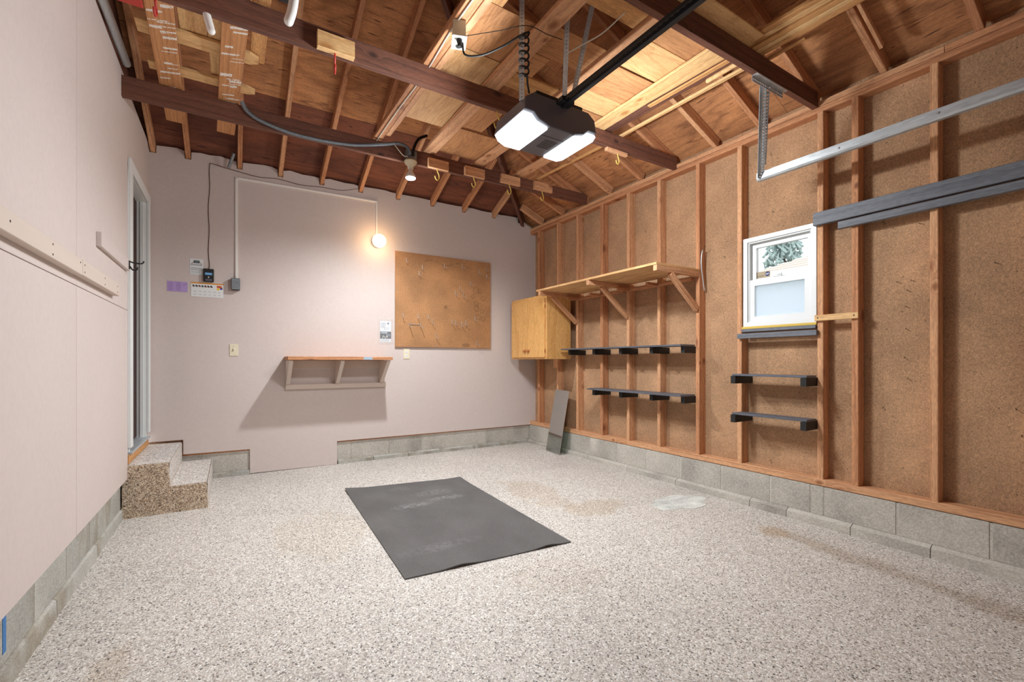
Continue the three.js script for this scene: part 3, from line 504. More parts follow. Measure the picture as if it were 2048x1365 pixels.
// garage door opener with a lens at each end
{
  const t = thing('garage_door_opener', 'dark garage door opener with two glowing white light lenses', 'opener', [1.635, 2.5, -2.24]);
  mesh('housing', extrude([[-0.265, 0.055], [-0.2, 0.055], [-0.165, 0.024], [-0.092, 0.004], [-0.09, 0], [0.09, 0], [0.092, 0.004], [0.165, 0.024], [0.2, 0.055], [0.265, 0.055], [0.25, 0.13], [0.2, 0.165], [-0.2, 0.165], [-0.25, 0.13]], -0.17, 0.17, 'xy', 0, 0.008), M.plastic, t);
  mesh('chassis', rbox(0.34, 0.02, 0.3, 0.004, 0, 0.186, 0), M.darkMetal, t);
  for (let i = 0; i < 6; i++) mesh('vent_slot', rbox(0.09, 0.003, 0.006, 0.001, 0.02, 0.0, -0.06 + i * 0.018), M.black, t);
  mesh('seam', rbox(0.17, 0.002, 0.004, 0.0008, 0, -0.0005, 0.07), M.black, t);
  for (const s of [-1, 1]) {
    const g = extrude([[s * 0.095, -0.01], [s * 0.2, -0.012], [s * 0.25, 0.008], [s * 0.272, 0.04], [s * 0.262, 0.052], [s * 0.205, 0.052], [s * 0.17, 0.02], [s * 0.095, 0.004]], -0.155, 0.155, 'xy', 0, 0.006);
    mesh('light_lens', g, lit(COOL, 26), t);
    const e = new THREE.RectAreaLight(new THREE.Color(...COOL), OPENER_SIDE / (0.3 * 0.06), 0.3, 0.06); e.rotation.y = -s * Math.PI / 2; e.position.set(s * 0.285, 0.022, 0); t.add(e);
    const a = new THREE.RectAreaLight(new THREE.Color(...COOL), OPENER / (0.15 * 0.3), 0.15, 0.3); a.rotation.x = -Math.PI / 2; a.position.set(s * 0.185, -0.02, 0); t.add(a);
  }
  const rail = mesh('rail', [rbox(0.026, 0.036, 2.9, 0.003, 0, 0.15, 1.6), rbox(0.044, 0.007, 2.9, 0.002, 0, 0.17, 1.6)], M.darkMetal, t);
  const teeth = []; for (let i = 0; i < 70; i++) teeth.push(new THREE.BoxGeometry(0.008, 0.01, 0.014).translate(-0.026, 0.15, 0.24 + i * 0.03));
  mesh('drive_belt', [...teeth, new THREE.BoxGeometry(0.004, 0.014, 2.7).translate(-0.031, 0.15, 1.6)], M.black, rail);
  mesh('rail_bracket', rbox(0.09, 0.03, 0.07, 0.004, 0, 0.155, 0.19), M.darkMetal, t);
}

// ---------------------------------------------------------------- perforated angle irons
function perforated(L, w = 0.032, t = 0.002, pitch = 0.019, slots = false) {   // runs along +y from 0, flanges towards +x and +z
  const flange = () => {
    const s = new THREE.Shape([[0, 0], [w, 0], [w, L], [0, L]].map((q) => new THREE.Vector2(...q)));
    for (let y = pitch * 0.7; y < L - 0.008; y += pitch) { const h = new THREE.Path(), r = 0.0042; for (let k = 0; k < 6; k++) { const a = k * Math.PI / 3; (k ? h.lineTo : h.moveTo).call(h, w * 0.55 + r * Math.cos(a), y + r * (slots ? 1.5 : 1) * Math.sin(a)); } h.closePath(); s.holes.push(h); }
    return new THREE.ExtrudeGeometry(s, { depth: t, bevelEnabled: false });
  };
  return mergeGeometries([plain(flange()), plain(flange().rotateY(-Math.PI / 2).translate(t, 0, 0))]);
}
function strap(a, b, label, roll = 0, group) {
  const A = new THREE.Vector3(...a), d = new THREE.Vector3(...b).sub(A);
  const m = mesh('perforated_strap', perforated(d.length()), M.galv); m.position.copy(A); m.quaternion.setFromUnitVectors(new THREE.Vector3(0, 1, 0), d.normalize()).multiply(new THREE.Quaternion().setFromAxisAngle(new THREE.Vector3(0, 1, 0), roll));
  return tag(m, label, 'metal strap', group);
}
strap([1.346, 2.6, -2.09], [1.31, 3.72, -2.03], 'perforated steel strap wrapped in black cord above the opener', 0.5);
strap([1.7, 2.7, -2.16], [1.59, 3.16, -1.99], 'upright perforated steel strap holding the rail side of the opener', 0.4);
strap([1.735, 2.7, -2.14], [1.72, 3.25, -1.9], 'slanting perforated steel brace above the opener', 0.4);

// overhead door track on the right with its hanger
{
  const t = thing('door_track', 'galvanized steel overhead door track along the right wall', 'track', [3.12, 2.425, -1.765]);
  mesh('track_channel', extrude([[-0.01, 0.042], [-0.01, 0.0], [0.0, -0.01], [0.026, -0.01], [0.03, -0.002], [0.028, -0.007], [0.002, -0.007], [-0.007, 0.002], [-0.007, 0.039], [0.024, 0.039], [0.024, 0.042]], 0, 2.6, 'xy', 2), M.galv, t);
  mesh('track_angle', [new THREE.BoxGeometry(0.002, 0.014, 2.6).translate(0.023, 0.051, 1.3), new THREE.BoxGeometry(0.024, 0.002, 2.6).translate(0.012, 0.043, 1.3)], M.galv, t);
  for (const z of [0.5, 0.95, 1.4]) mesh('bolt', rod([-0.015, 0.02, z], [-0.011, 0.02, z], 0.006, 8), M.steel, t);
  const h = thing('track_hanger', 'perforated steel angle hanging from a joist to carry the door track', 'bracket');
  const iron = (name, p, q, roll, w) => { const A = new THREE.Vector3(...p), d = new THREE.Vector3(...q).sub(A), m = mesh(name, perforated(d.length(), w), M.galv, h); m.position.copy(A); m.quaternion.setFromUnitVectors(new THREE.Vector3(0, 1, 0), d.normalize()).multiply(new THREE.Quaternion().setFromAxisAngle(new THREE.Vector3(0, 1, 0), roll)); };
  iron('hanger_angle', [2.69, 2.9, -1.555], [3.04, 2.902, -1.555], 0, 0.034);
  iron('hanger_upright', [3.118, 2.44, -1.757], [2.838, 2.9, -1.585], -1.2, 0.036);
  iron('hanger_brace', [3.125, 2.52, -1.735], [2.9, 2.885, -1.59], -1.2, 0.026);
  mesh('bolt', rod([2.868, 2.88, -1.548], [2.868, 2.88, -1.538], 0.007, 8), M.steel, h);
}

// ---------------------------------------------------------------- loose boards on the joists
const LOFT = 3.047;
function loftBoard(name, label, x0, x1, z0, z1, y, th, mat, category = 'board', group, y1 = y, dx = 0, axis = 2) {
  const g = axis === 2 ? lumber(x1 - x0, th, z1 - z0, 2) : lumber(x1 - x0, th, z1 - z0, 0);
  const m = mesh(name, g, mat); m.position.set((x0 + x1) / 2, (y + y1) / 2 + th / 2, (z0 + z1) / 2);
  m.rotation.order = 'YXZ'; m.rotation.x = axis === 2 ? Math.atan2(y - y1, z1 - z0) : 0; m.rotation.y = axis === 2 ? Math.atan2(dx, z1 - z0) : -Math.atan2(dx, x1 - x0);
  return tag(m, label, category, group);
}
const YA = (z) => LOFT + 0.034 * (-2.74 - z);                                     // boards that lie on the first two joists climb a little
const ab = (n, l, x0, x1, z0, z1, th, mat, cat, dx = 0, lift = 0) => loftBoard(n, l, x0, x1, z0, z1, YA(z0) + lift, th, mat, cat, undefined, YA(z1) + lift, dx);
// two planks with brush marks of white paint
function strokes(seed) {
  const S = []; for (let i = 0; i < 34; i++) S.push([0.12 + 0.7 * hash(i, 1, seed), hash(i, 2, seed) * 0.55, 0.3 + 0.6 * hash(i, 3, seed), 0.0016 + 0.006 * hash(i, 4, seed) ** 2]);
  const t = woodTexture(seed, [206, 148, 98], [150, 94, 54], { rings: 5, knots: 3 }), d = t.image.data, w = 1024, h = 256;
  for (let y = 0; y < h; y++) for (let x = 0; x < w; x++) for (const [su, sv, len, r] of S) {
    const u = x / w, v = y / h; const q = Math.abs(u - su - 0.02 * (v - sv)) + 0.003 * (vnoise(u, v, 60, 40, seed) - 0.5); if (v > sv && v < sv + len && q < r && vnoise(u, v, 200, 30, seed + 1) > 0.16) { const i = 4 * (y * w + x); d[i] = 232; d[i + 1] = 226; d[i + 2] = 218; }
  }
  return t;
}
for (const [x, l, s, dx] of [[-0.345, 'paint streaked plank on the joists beside the left wall', 301, 0.07], [0.0, 'paint streaked plank on the joists above the grey flexible conduit', 307, 0.075]]) {
  const L = 2.5, g = lumber(0.128, 0.02, L, 2, 0.002); const p = g.attributes.position, uv = g.attributes.uv; for (let i = 0; i < p.count; i++) uv.setXY(i, p.getZ(i) / L + 0.5, p.getX(i) / 0.128 + 0.5);
  const m = mesh('painted_plank', g, std({ map: strokes(s), roughness: 0.7 })); m.position.set(x, YA(-3.32) + 0.0115, -3.32); m.rotation.order = 'YXZ'; m.rotation.x = 0.034; m.rotation.y = Math.atan2(dx, L) * 1.3; tag(m, l, 'plank');
}
// fence pickets and boards that lie across them
function picket(x0, x1, z, w, y, label) {
  const m = mesh('fence_picket', extrude([[x0, z - w / 2], [x1 - 0.05, z - w / 2], [x1, z - w / 4], [x1, z + w / 4], [x1 - 0.05, z + w / 2], [x0, z + w / 2]], y, y + 0.018, 'xz', 0, 0.001), M.pine); tag(m, label, 'picket'); return m;
}
picket(-0.475, 0.145, -3.36, 0.125, 3.108, 'pale dog eared fence picket lying across the painted planks'); picket(-0.47, 0.14, -3.78, 0.1, 3.116, 'narrower pale fence picket lying across the planks near the far joist');
ab('pine_board', 'short pale pine board lying between the painted planks', -0.125, -0.045, -3.75, -2.6, 0.018, M.pine, 'board', 0, 0.066);
ab('pine_board', 'pale pine board with a knot beside the painted plank', 0.095, 0.18, -3.42, -2.6, 0.018, M.pine2, 'board', 0, 0.066);
ab('pine_board', 'wide pale pine board lying beside the left painted plank', -0.265, -0.13, -3.36, -2.6, 0.018, M.pine, 'board', 0, 0.066);
loftBoard('red_board', 'red painted board on the joists near the left wall', -0.58, -0.405, -3.09, -2.3, LOFT, 0.02, M.red);
ab('two_by_four', 'dark stained two by four with white cable stapled along it', 1.03, 1.105, -4.05, -1.62, 0.038, M.fir2, 'board', -0.01);
ab('wood_strip', 'narrow orange wood strip beside the cabled two by four', 1.108, 1.148, -3.82, -1.62, 0.03, M.fir, 'board', -0.005);
ab('loft_plank', 'long rosy plank running over the joists left of the opener', 1.468, 1.582, -4.05, -1.6, 0.03, M.fir, 'plank', -0.055);
ab('plywood_sheet', 'pale plywood sheet on the joists above the bare bulb', 1.10, 1.54, -3.5, -2.5, 0.012, M.ply, 'plywood', 0, 0.041);
ab('plywood_sheet', 'orange plywood sheet beside the hanging outlet box', 1.08, 1.53, -2.49, -2.09, 0.012, M.ply2, 'plywood', 0, 0.041);
ab('pine_board', 'pale board along the orange plywood above the outlet box', 1.152, 1.235, -2.08, -1.62, 0.018, M.pine2, 'board', 0, 0.036);
ab('plywood_sheet', 'knotty grey plywood sheet behind the opener lamps', 1.56, 2.12, -3.93, -3.42, 0.012, M.ply2, 'plywood', 0, 0.033);
ab('plywood_sheet', 'knotty plywood piece between opener and rosy plank', 1.56, 1.8, -3.38, -2.9, 0.012, M.ply2, 'plywood', 0, 0.033);
ab('loft_plank', 'rosy plank end behind the opener lamps', 2.02, 2.12, -4.03, -2.9, 0.025, M.fir, 'plank', 0.02, 0.0);
ab('loft_plank', 'rosy plank over the wooden hook blocks on the far joist', 2.5, 2.6, -4.03, -2.75, 0.025, M.fir, 'plank', 0.02);
ab('wood_strip', 'long thin strip on the joists right of the opener', 2.76, 2.785, -4.03, -2.8, 0.02, M.pine2, 'board', 0.03);
loftBoard('loft_plank', 'plank lying directly above the opener rail', 1.965, 2.04, -2.78, -1.52, LOFT, 0.03, M.fir, 'plank');
loftBoard('pine_board', 'knotty pale board lying across near the opener rail', 1.54, 2.02, -1.84, -1.57, LOFT + 0.034, 0.018, M.pine2, 'board', undefined, LOFT + 0.031, 0, 0);
loftBoard('plywood_sheet', 'split brown plywood piece left of the opener rail', 1.55, 2.02, -2.3, -2.05, LOFT + 0.031, 0.012, M.ply2, 'plywood', undefined, LOFT + 0.031, 0, 0);
loftBoard('plywood_sheet', 'small rosy plywood piece beside the steel straps', 1.55, 1.72, -2.52, -2.305, LOFT + 0.031, 0.012, M.ply2, 'plywood', undefined, LOFT + 0.031, 0, 0);
loftBoard('pine_board', 'pale rosy board lying across behind the steel straps', 1.56, 2.02, -2.69, -2.53, LOFT + 0.031, 0.018, M.pine2, 'board', undefined, LOFT + 0.031, 0, 0);
[[-1.85, -1.56, M.ply2, 'orange plywood offcut beside the near joist'], [-2.11, -1.853, M.ply, 'pale square plywood offcut right of the opener rail'], [-2.42, -2.125, M.ply2, 'rosy brown plywood offcut right of the opener rail'], [-2.62, -2.423, M.ply, 'small pale plywood offcut right of the opener rail'], [-2.82, -2.635, M.ply2, 'rosy plywood offcut over the opener joist']].forEach(([a, b, m, l]) => loftBoard('plywood_offcut', l, 2.03, 2.5, a, b, LOFT + 0.031, 0.012, m, 'plywood', undefined, LOFT + 0.031, 0, 0));
loftBoard('wide_board', 'wide new yellow pine board right of the opener rail', 2.455, 2.585, -2.76, -1.546, LOFT, 0.02, M.pine, 'board');
loftBoard('thin_board', 'thin pale board fanned out beside the wide pine board', 2.575, 2.625, -2.6, -1.546, LOFT + 0.021, 0.01, M.pine, 'board', undefined, LOFT + 0.021, 0.06);
loftBoard('thin_board', 'second thin pale board fanned out under the first joist', 2.63, 2.665, -2.3, -1.546, LOFT + 0.0, 0.012, M.pine2, 'board', undefined, LOFT, 0.03);
loftBoard('dark_board', 'dark stained board beside the fanned pale boards', 2.655, 2.725, -2.76, -1.546, LOFT + 0.025, 0.02, M.joist, 'board', undefined, LOFT + 0.025, 0.05);
loftBoard('wood_batten', 'long pale batten lying across the rafters on the right', 2.785, 2.815, -2.76, -1.546, LOFT, 0.018, M.pine, 'batten', undefined, LOFT, 0.04);
{ const m = mesh('round_dowel', new THREE.CapsuleGeometry(0.016, 0.4, 6, 12).rotateX(Math.PI / 2), M.pine); m.position.set(2.745, LOFT + 0.017, -1.69); tag(m, 'short round ended wooden dowel beside the long batten', 'dowel'); }
const STACK = ['topmost of the thin moulding strips above the track hanger', 'second thin moulding strip from the plywood on the near joist', 'third thin moulding strip in the bundle on the near joist', 'fourth thin moulding strip in the bundle on the near joist', 'outermost thin moulding strip in the bundle on the near joist'];
STACK.forEach((l, i) => loftBoard('moulding_strip', l, 2.625 + i * 0.043, 2.662 + i * 0.043, -1.61 + i * 0.012, 0.4, LOFT + (i < 2 ? 0.012 : 0), i % 2 ? 0.014 : 0.022, i % 2 ? M.pine : M.pine2, 'moulding', 'bundle of thin strips', LOFT + (i < 2 ? 0.012 : 0), 0.09));
loftBoard('moulding_strip', 'short strip end under the bundle of moulding strips', 2.845, 2.868, -1.6, -1.33, LOFT, 0.014, M.pine2, 'moulding', 'bundle of thin strips');
loftBoard('plywood_sheet', 'yellow plywood strip lying on the near joist', 1.95, 2.62, -1.56, -1.44, LOFT, 0.012, M.ply, 'plywood', undefined, LOFT, 0, 0);
{ const g = member([3.3, rightY(3.3) - 0.02, -1.115], [2.98, rightY(2.98) - 0.02, -1.115], 0.02, 0.03); const m = mesh('wood_stick', g, M.fir); tag(m, 'loose brown stick nailed beside a rafter on the right', 'stick'); }

// ---------------------------------------------------------------- hooks, blocks and wiring on the joists
function hookGeo(r = 0.0045, s = 1) { return tube([[0, 0.02, 0], [0, 0, 0], [0.004 * s, -0.02 * s, 0], [0.02 * s, -0.045 * s, 0], [0.024 * s, -0.075 * s, 0], [0.006 * s, -0.1 * s, 0], [-0.018 * s, -0.09 * s, 0], [-0.026 * s, -0.068 * s, 0]], r, 36, 8); }
const hookG = hookGeo();
[[1.535, 1.734, 'first wooden block on the far joist beside the bare bulb'], [1.908, 2.122, 'second wooden block on the far joist from the bare bulb'], [2.313, 2.538, 'third wooden block on the far joist from the bare bulb'], [2.722, 2.955, 'last wooden block on the far joist near the open stud wall']].forEach(([a, b, l], i) => {
  const y = 2.95 + i * 0.012;
  tag(mesh('hook_block', span(a, b, y, y + 0.088, -3.951, -3.917, 0, 0.003), M.fir), l, 'block', 'hook blocks on the far joist');
  const h = mesh('utility_hook', hookG, M.brass); h.position.set((a + b) / 2 - 0.01, y - 0.001, -3.934); h.rotation.y = 0.3; tag(h, 'yellow coated hook under the ' + l.replace(' wooden block', ' block'), 'hook', 'yellow hooks on the far joist');
});
{
  tag(mesh('hook_block', span(0.401, 0.6, 2.905, 3.0, -2.719, -2.68, 0, 0.003), M.pine), 'pale wooden block on the dark middle joist above a red hook', 'block');
  tag(mesh('hook_block', span(2.62, 2.85, 2.897, 2.924, -2.756, -2.722, 0, 0.003), M.fir), 'small wooden block under the middle joist right of the opener', 'block');
  const put = (p, mat, l, s = 1, turn = 0.2, r = 0.0045) => { const h = mesh('utility_hook', hookGeo(r, s), mat); h.position.set(...p); h.rotation.y = turn; tag(h, l, 'hook'); };
  put([1.584, 2.902, -2.74], M.brass, 'yellow utility hook under the middle joist left of the opener', 1.15);
  put([2.745, 2.896, -2.735], M.brass, 'yellow utility hook under the small block right of the opener', 0.85);
  put([0.495, 2.9, -2.7], M.red, 'red coated hook under the pale block on the middle joist', 1.05, 1.45, 0.005);
  put([-0.315, 2.9, -2.74], M.red, 'red coated hook under the middle joist near the left wall', 0.8, 1.45, 0.006);
  tag(mesh('coated_peg', new THREE.CapsuleGeometry(0.018, 0.075, 6, 14).rotateZ(0.25).translate(-0.1, 2.868, -2.74), M.white), 'white rubber coated peg under the middle joist', 'peg');
  const big = thing('bicycle_hook', 'large white coated bicycle hook on a dark bracket near the top', 'hook', [0.235, 0, -2.5]);
  mesh('hook_bar', tube([[0.03, 3.06, 0], [0.028, 2.98, 0], [0.018, 2.91, 0], [0.004, 2.858, 0]], 0.022, 20, 12), M.white, big); mesh('hook_tip', new THREE.SphereGeometry(0.022, 14, 10).translate(0.004, 2.858, 0), M.white, big);
  mesh('bracket', rbox(0.05, 0.06, 0.08, 0.004, -0.02, 3.0, 0), M.darkMetal, big);
}
// flexible conduits
{
  const path = [[0.06, 3.1, -3.93], [0.085, 3.05, -3.925], [0.14, 3.01, -3.928], [0.25, 2.978, -3.93], [0.46, 2.953, -3.93], [0.84, 2.98, -3.93], [1.12, 3.05, -3.92], [1.25, 3.085, -3.91], [1.325, 3.07, -3.905], [1.35, 3.03, -3.905], [1.352, 3.0, -3.905]];
  const cv = new THREE.CatmullRomCurve3(path.map((p) => new THREE.Vector3(...p))), g = new THREE.TubeGeometry(cv, 900, 0.0135, 10), p = g.attributes.position, c = new THREE.Vector3();
  for (let i = 0; i <= 900; i++) { cv.getPointAt(i / 900, c); const k = 1 + (i % 4 < 2 ? 0.16 : -0.04); for (let j = 0; j <= 10; j++) { const q = i * 11 + j; p.setXYZ(q, c.x + (p.getX(q) - c.x) * k, c.y + (p.getY(q) - c.y) * k, c.z + (p.getZ(q) - c.z) * k); } }
  g.computeVertexNormals(); tag(mesh('flexible_conduit', g, M.conduit), 'grey ribbed flexible conduit along the far joist to the bare bulb', 'conduit');
  tag(mesh('flexible_conduit', tube([[1.378, 3.0, -3.905], [1.382, 3.05, -3.905], [1.405, 3.12, -3.91], [1.45, 3.19, -3.93], [1.53, 3.25, -3.96]], 0.013, 60, 10), M.darkMetal), 'dark bent conduit rising from the bare bulb to the roof', 'conduit');
  tag(mesh('wall_cable', tube([[1.07, YA(-4.0) - 0.004, -4.0], [1.065, YA(-3.4) - 0.006, -3.4], [1.072, YA(-2.8) - 0.006, -2.8], [1.05, YA(-2.3) - 0.006, -2.3], [1.06, YA(-1.7) - 0.006, -1.65]], 0.005, 60, 6), M.cable), 'white cable stapled under the dark two by four', 'cable');
  tag(mesh('wall_cable', tube([[1.2, 3.09, -3.92], [1.24, 3.03, -3.9], [1.29, 2.985, -3.9], [1.33, 2.985, -3.9]], 0.004, 30, 6), M.cable), 'short grey cable dropping into the bulb box', 'cable');
  tag(mesh('conduit_stub', rod([0.013, 3.12, -4.99], [-0.03, 3.0, -5.06], 0.014, 10), M.conduit), 'grey conduit stub behind the end of a painted plank', 'conduit');
  tag(mesh('steel_pipe', rod([XL + 0.028, 3.13, -2.6], [XL + 0.028, 3.165, -3.95], 0.024, 14), M.galv), 'grey painted pipe along the top of the left wall', 'pipe');
  const line = [[-0.18, 3.03, ZB + 0.012], [0.03, 3.0, ZB + 0.02], [0.22, 2.985, ZB + 0.012], [0.4, 3.0, ZB + 0.02], [0.6, 2.985, ZB + 0.012], [0.79, 3.0, ZB + 0.02], [1.0, 3.01, ZB + 0.012], [1.19, 3.06, ZB + 0.03]];
  tag(mesh('thin_wire', tube(line, 0.0028, 80, 5), M.brownWire), 'thin dark wire strung under the rafters on the back wall', 'wire');
}
// outlet box with the opener's cord
{
  const t = thing('outlet_box', 'white outlet box hanging on the cabled two by four with a black plug', 'outlet', [1.075, YA(-2.27), -2.29], -0.35);
  mesh('box', rbox(0.07, 0.085, 0.11, 0.004, 0, -0.045, 0), M.ivory, t); const f = mesh('cover_plate', rbox(0.082, 0.008, 0.115, 0.003, 0, -0.092, 0), M.white, t);
  mesh('socket', rod([0.0, -0.096, -0.026], [0.0, -0.099, -0.026], 0.016, 16), M.black, f); mesh('plug', rod([0.0, -0.096, 0.026], [0.005, -0.135, 0.026], 0.017, 14, 0.012), M.black, t);
  const pts = [[1.085, 2.925, -2.265], [1.1, 2.862, -2.26], [1.17, 2.85, -2.2], [1.26, 2.885, -2.12], [1.33, 2.93, -2.055]];
  for (let i = 4; i <= 78; i++) { const k = i / 78, a = k * Math.PI * 2 * 6.2 - 1.2; pts.push([1.354 + 0.008 * k + 0.026 * Math.sin(a), 2.965 - 0.25 * k, -2.052 - 0.012 * k + 0.026 * Math.cos(a)]); }
  pts.push([1.39, 2.69, -2.07], [1.42, 2.668, -2.1]);
  tag(mesh('power_cord', tube(pts, 0.0056, 460, 7), M.black), 'black power cord from the outlet coiled round a steel strap', 'cord');
  tag(mesh('thin_wire', tube([[1.13, 3.02, -2.33], [1.25, 2.985, -2.15], [1.352, 2.972, -2.022], [1.5, 2.985, -2.03], [1.605, 3.0, -2.035]], 0.0022, 40, 5), M.black), 'thin black wire between the steel straps and two by four', 'wire');
  tag(mesh('pull_string', tube([[1.645, 2.94, -2.05], [1.7, 2.97, -1.98], [1.77, 3.005, -1.88], [1.83, 3.072, -1.77]], 0.004, 40, 6), M.cable), 'white string tied from a strap to the board above', 'string');
}

// ---------------------------------------------------------------- things on the back wall
{
  const b = thing('wall_bench', 'small fold style wall bench with brown wooden top and painted brackets', 'bench', [0.955, 0, ZB]), x0 = -0.505, x1 = 0.505, D = 0.36;
  mesh('bench_top', span(x0, x1, 1.168, 1.203, 0.001, D, 0, 0.004), M.fir2, b);
  mesh('ledger', span(x0 + 0.03, x1 - 0.02, 1.08, 1.166, 0.001, 0.02, 0), M.painted, b);
  mesh('lower_batten', span(x0 + 0.01, x1 + 0.02, 0.868, 0.918, 0.001, 0.04, 0), M.painted, b);
  for (const x of [-0.475, 0.0, 0.47]) mesh('bracket', extrude([[0.02, 1.166], [D - 0.03, 1.166], [D - 0.03, 1.148], [0.06, 0.919], [0.022, 0.919]], x - 0.019, x + 0.019, 'zy', 1, 0.002), M.painted, b);
  mesh('paint_smear', span(0.2, 0.29, 1.172, 1.2, D, D + 0.0012, 0, 0.0004), std({ color: 0x9fb4c4, roughness: 0.7 }), b);
}
{
  const p = thing('pegboard', 'large square brown pegboard with stained tool outlines', 'pegboard', [2.2165, 1.8765, ZB]);
  const g = new RoundedBoxGeometry(1.253, 1.108, 0.006, 1, 0.001).translate(0, 0, 0.022), q = g.attributes.position, uv = g.attributes.uv; for (let i = 0; i < q.count; i++) uv.setXY(i, q.getX(i) / 1.253 + 0.5, q.getY(i) / 1.108 + 0.5);
  mesh('peg_panel', g, M.peg, p);
  mesh('furring_strip', span(-0.62, 0.62, 0.5, 0.545, 0.0005, 0.018, 0), M.painted, p); mesh('furring_strip', span(-0.62, 0.62, -0.55, -0.505, 0.0005, 0.018, 0), M.painted, p);
  mesh('furring_strip', span(-0.62, -0.58, -0.5, 0.495, 0.0005, 0.018, 1), M.painted, p); mesh('furring_strip', span(0.58, 0.62, -0.5, 0.495, 0.0005, 0.018, 1), M.painted, p);
  for (const x of [-0.55, -0.12, 0.25, 0.57]) for (const y of [-0.53, 0.53]) mesh('screw', new THREE.SphereGeometry(0.005, 8, 6).translate(x, y, 0.026), M.steel, p);
  for (const [x, y] of [[-0.61, 0.1], [-0.61, -0.3], [0.61, 0.02], [0.61, -0.12]]) mesh('screw', new THREE.SphereGeometry(0.005, 8, 6).translate(x, y, 0.026), M.steel, p);
  const hook = tube([[0, 0.03, 0.0265], [0, 0.028, 0.031], [0, 0.0, 0.033], [0, -0.022, 0.036], [0.002, -0.032, 0.055], [0.004, -0.03, 0.08], [0.005, -0.018, 0.086]], 0.0024, 24, 6);
  const hooks = [[1.721, 2.332], [1.914, 2.27], [1.875, 2.195], [2.195, 2.321], [2.435, 2.337], [2.679, 2.294], [2.777, 2.343], [2.785, 2.245], [2.558, 2.137], [2.403, 2.055], [2.348, 1.998], [2.452, 1.985], [1.681, 1.689], [1.86, 1.689], [1.988, 1.691], [2.04, 1.632], [2.3, 1.639], [2.348, 1.636], [2.429, 1.614], [2.484, 1.637], [2.615, 1.697], [2.092, 1.461], [2.642, 1.386]];
  for (const [x, y] of hooks) { const h = mesh('peg_hook', hook, M.steel); h.position.set(x, y, ZB); tag(h, 'small steel wire hook on the brown pegboard', 'hook', 'wire hooks on the pegboard'); }
  const r = thing('tool_holder', 'wide double pronged wire tool holder low on the pegboard', 'tool holder', [1.825, 1.59, ZB]);
  mesh('cross_bar', rod([-0.07, 0, 0.034], [0.07, 0, 0.034], 0.003, 8), M.steel, r); for (const s of [-1, 1]) mesh('prong', tube([[s * 0.066, 0.022, 0.029], [s * 0.066, -0.02, 0.032], [s * 0.066 + 0.006, -0.03, 0.07], [s * 0.066 + 0.01, -0.05, 0.12]], 0.003, 20, 6), M.steel, r);
}
// printed papers
function print(name, w, h, draw, pos, label, category, thick = 0.001) {
  const c = document.createElement('canvas'); c.width = 512; c.height = Math.round(512 * h / w); draw(c.getContext('2d'), c.width, c.height);
  const t = new THREE.CanvasTexture(c); t.colorSpace = THREE.SRGBColorSpace; const g = new THREE.BoxGeometry(w, h, thick);
  const m = new THREE.Mesh(g, std({ map: t, roughness: 0.7 })); m.name = numbered(name); m.castShadow = m.receiveShadow = true; m.position.set(pos[0], pos[1], ZB + 0.0012 + thick / 2); scene.add(m); return tag(m, label, category);
}
print('flyer', 0.103, 0.148, (k, w, h) => {
  k.fillStyle = '#e2e3e4'; k.fillRect(0, 0, w, h); k.strokeStyle = '#8c7a5a'; k.lineWidth = 26; k.beginPath(); k.moveTo(60, 250); k.lineTo(150, 140); k.moveTo(w - 150, 140); k.lineTo(w - 60, 250); k.stroke();
  k.fillStyle = '#2e3c3e'; k.fillRect(140, 70, w - 290, 130); k.fillStyle = '#9fb0ae'; for (let i = 0; i < 3; i++) k.fillRect(170, 95 + i * 32, w - 350, 10);
  k.fillStyle = '#30343c'; k.font = 'bold 92px sans-serif'; k.fillText('ELEVATED', 22, 312); k.fillStyle = '#555a62';
  for (const [y, n] of [[420, 9], [490, 9]]) for (let i = 0; i < n; i++) k.fillRect(30 + i * 50, y, 40, 26); for (let i = 0; i < 3; i++) { k.fillRect(30, 570 + i * 48, 18, 18); k.fillRect(62, 574 + i * 48, 330 - i * 30, 9); }
}, [-0.283, 2.039], 'white paper flyer with a house logo on the back wall', 'flyer');
print('note', 0.151, 0.093, (k, w, h) => { k.fillStyle = '#b79ad0'; k.fillRect(0, 0, w, h); k.strokeStyle = '#5b3f86'; k.lineWidth = 5; for (let c = 0; c < 2; c++) for (let r = 0; r < 6; r++) { k.beginPath(); for (let i = 0; i < 14; i++) k.lineTo(24 + c * 200 + i * 9, 44 + r * 44 + 9 * Math.sin(i * 2.3 + r + c)); k.stroke(); } k.beginPath(); for (let i = 0; i < 14; i++) k.lineTo(390 + i * 8, 110 - i * 5 + 8 * Math.sin(i * 2.1)); k.stroke(); }, [-0.428, 1.842], 'small purple note with handwriting on the back wall', 'note');
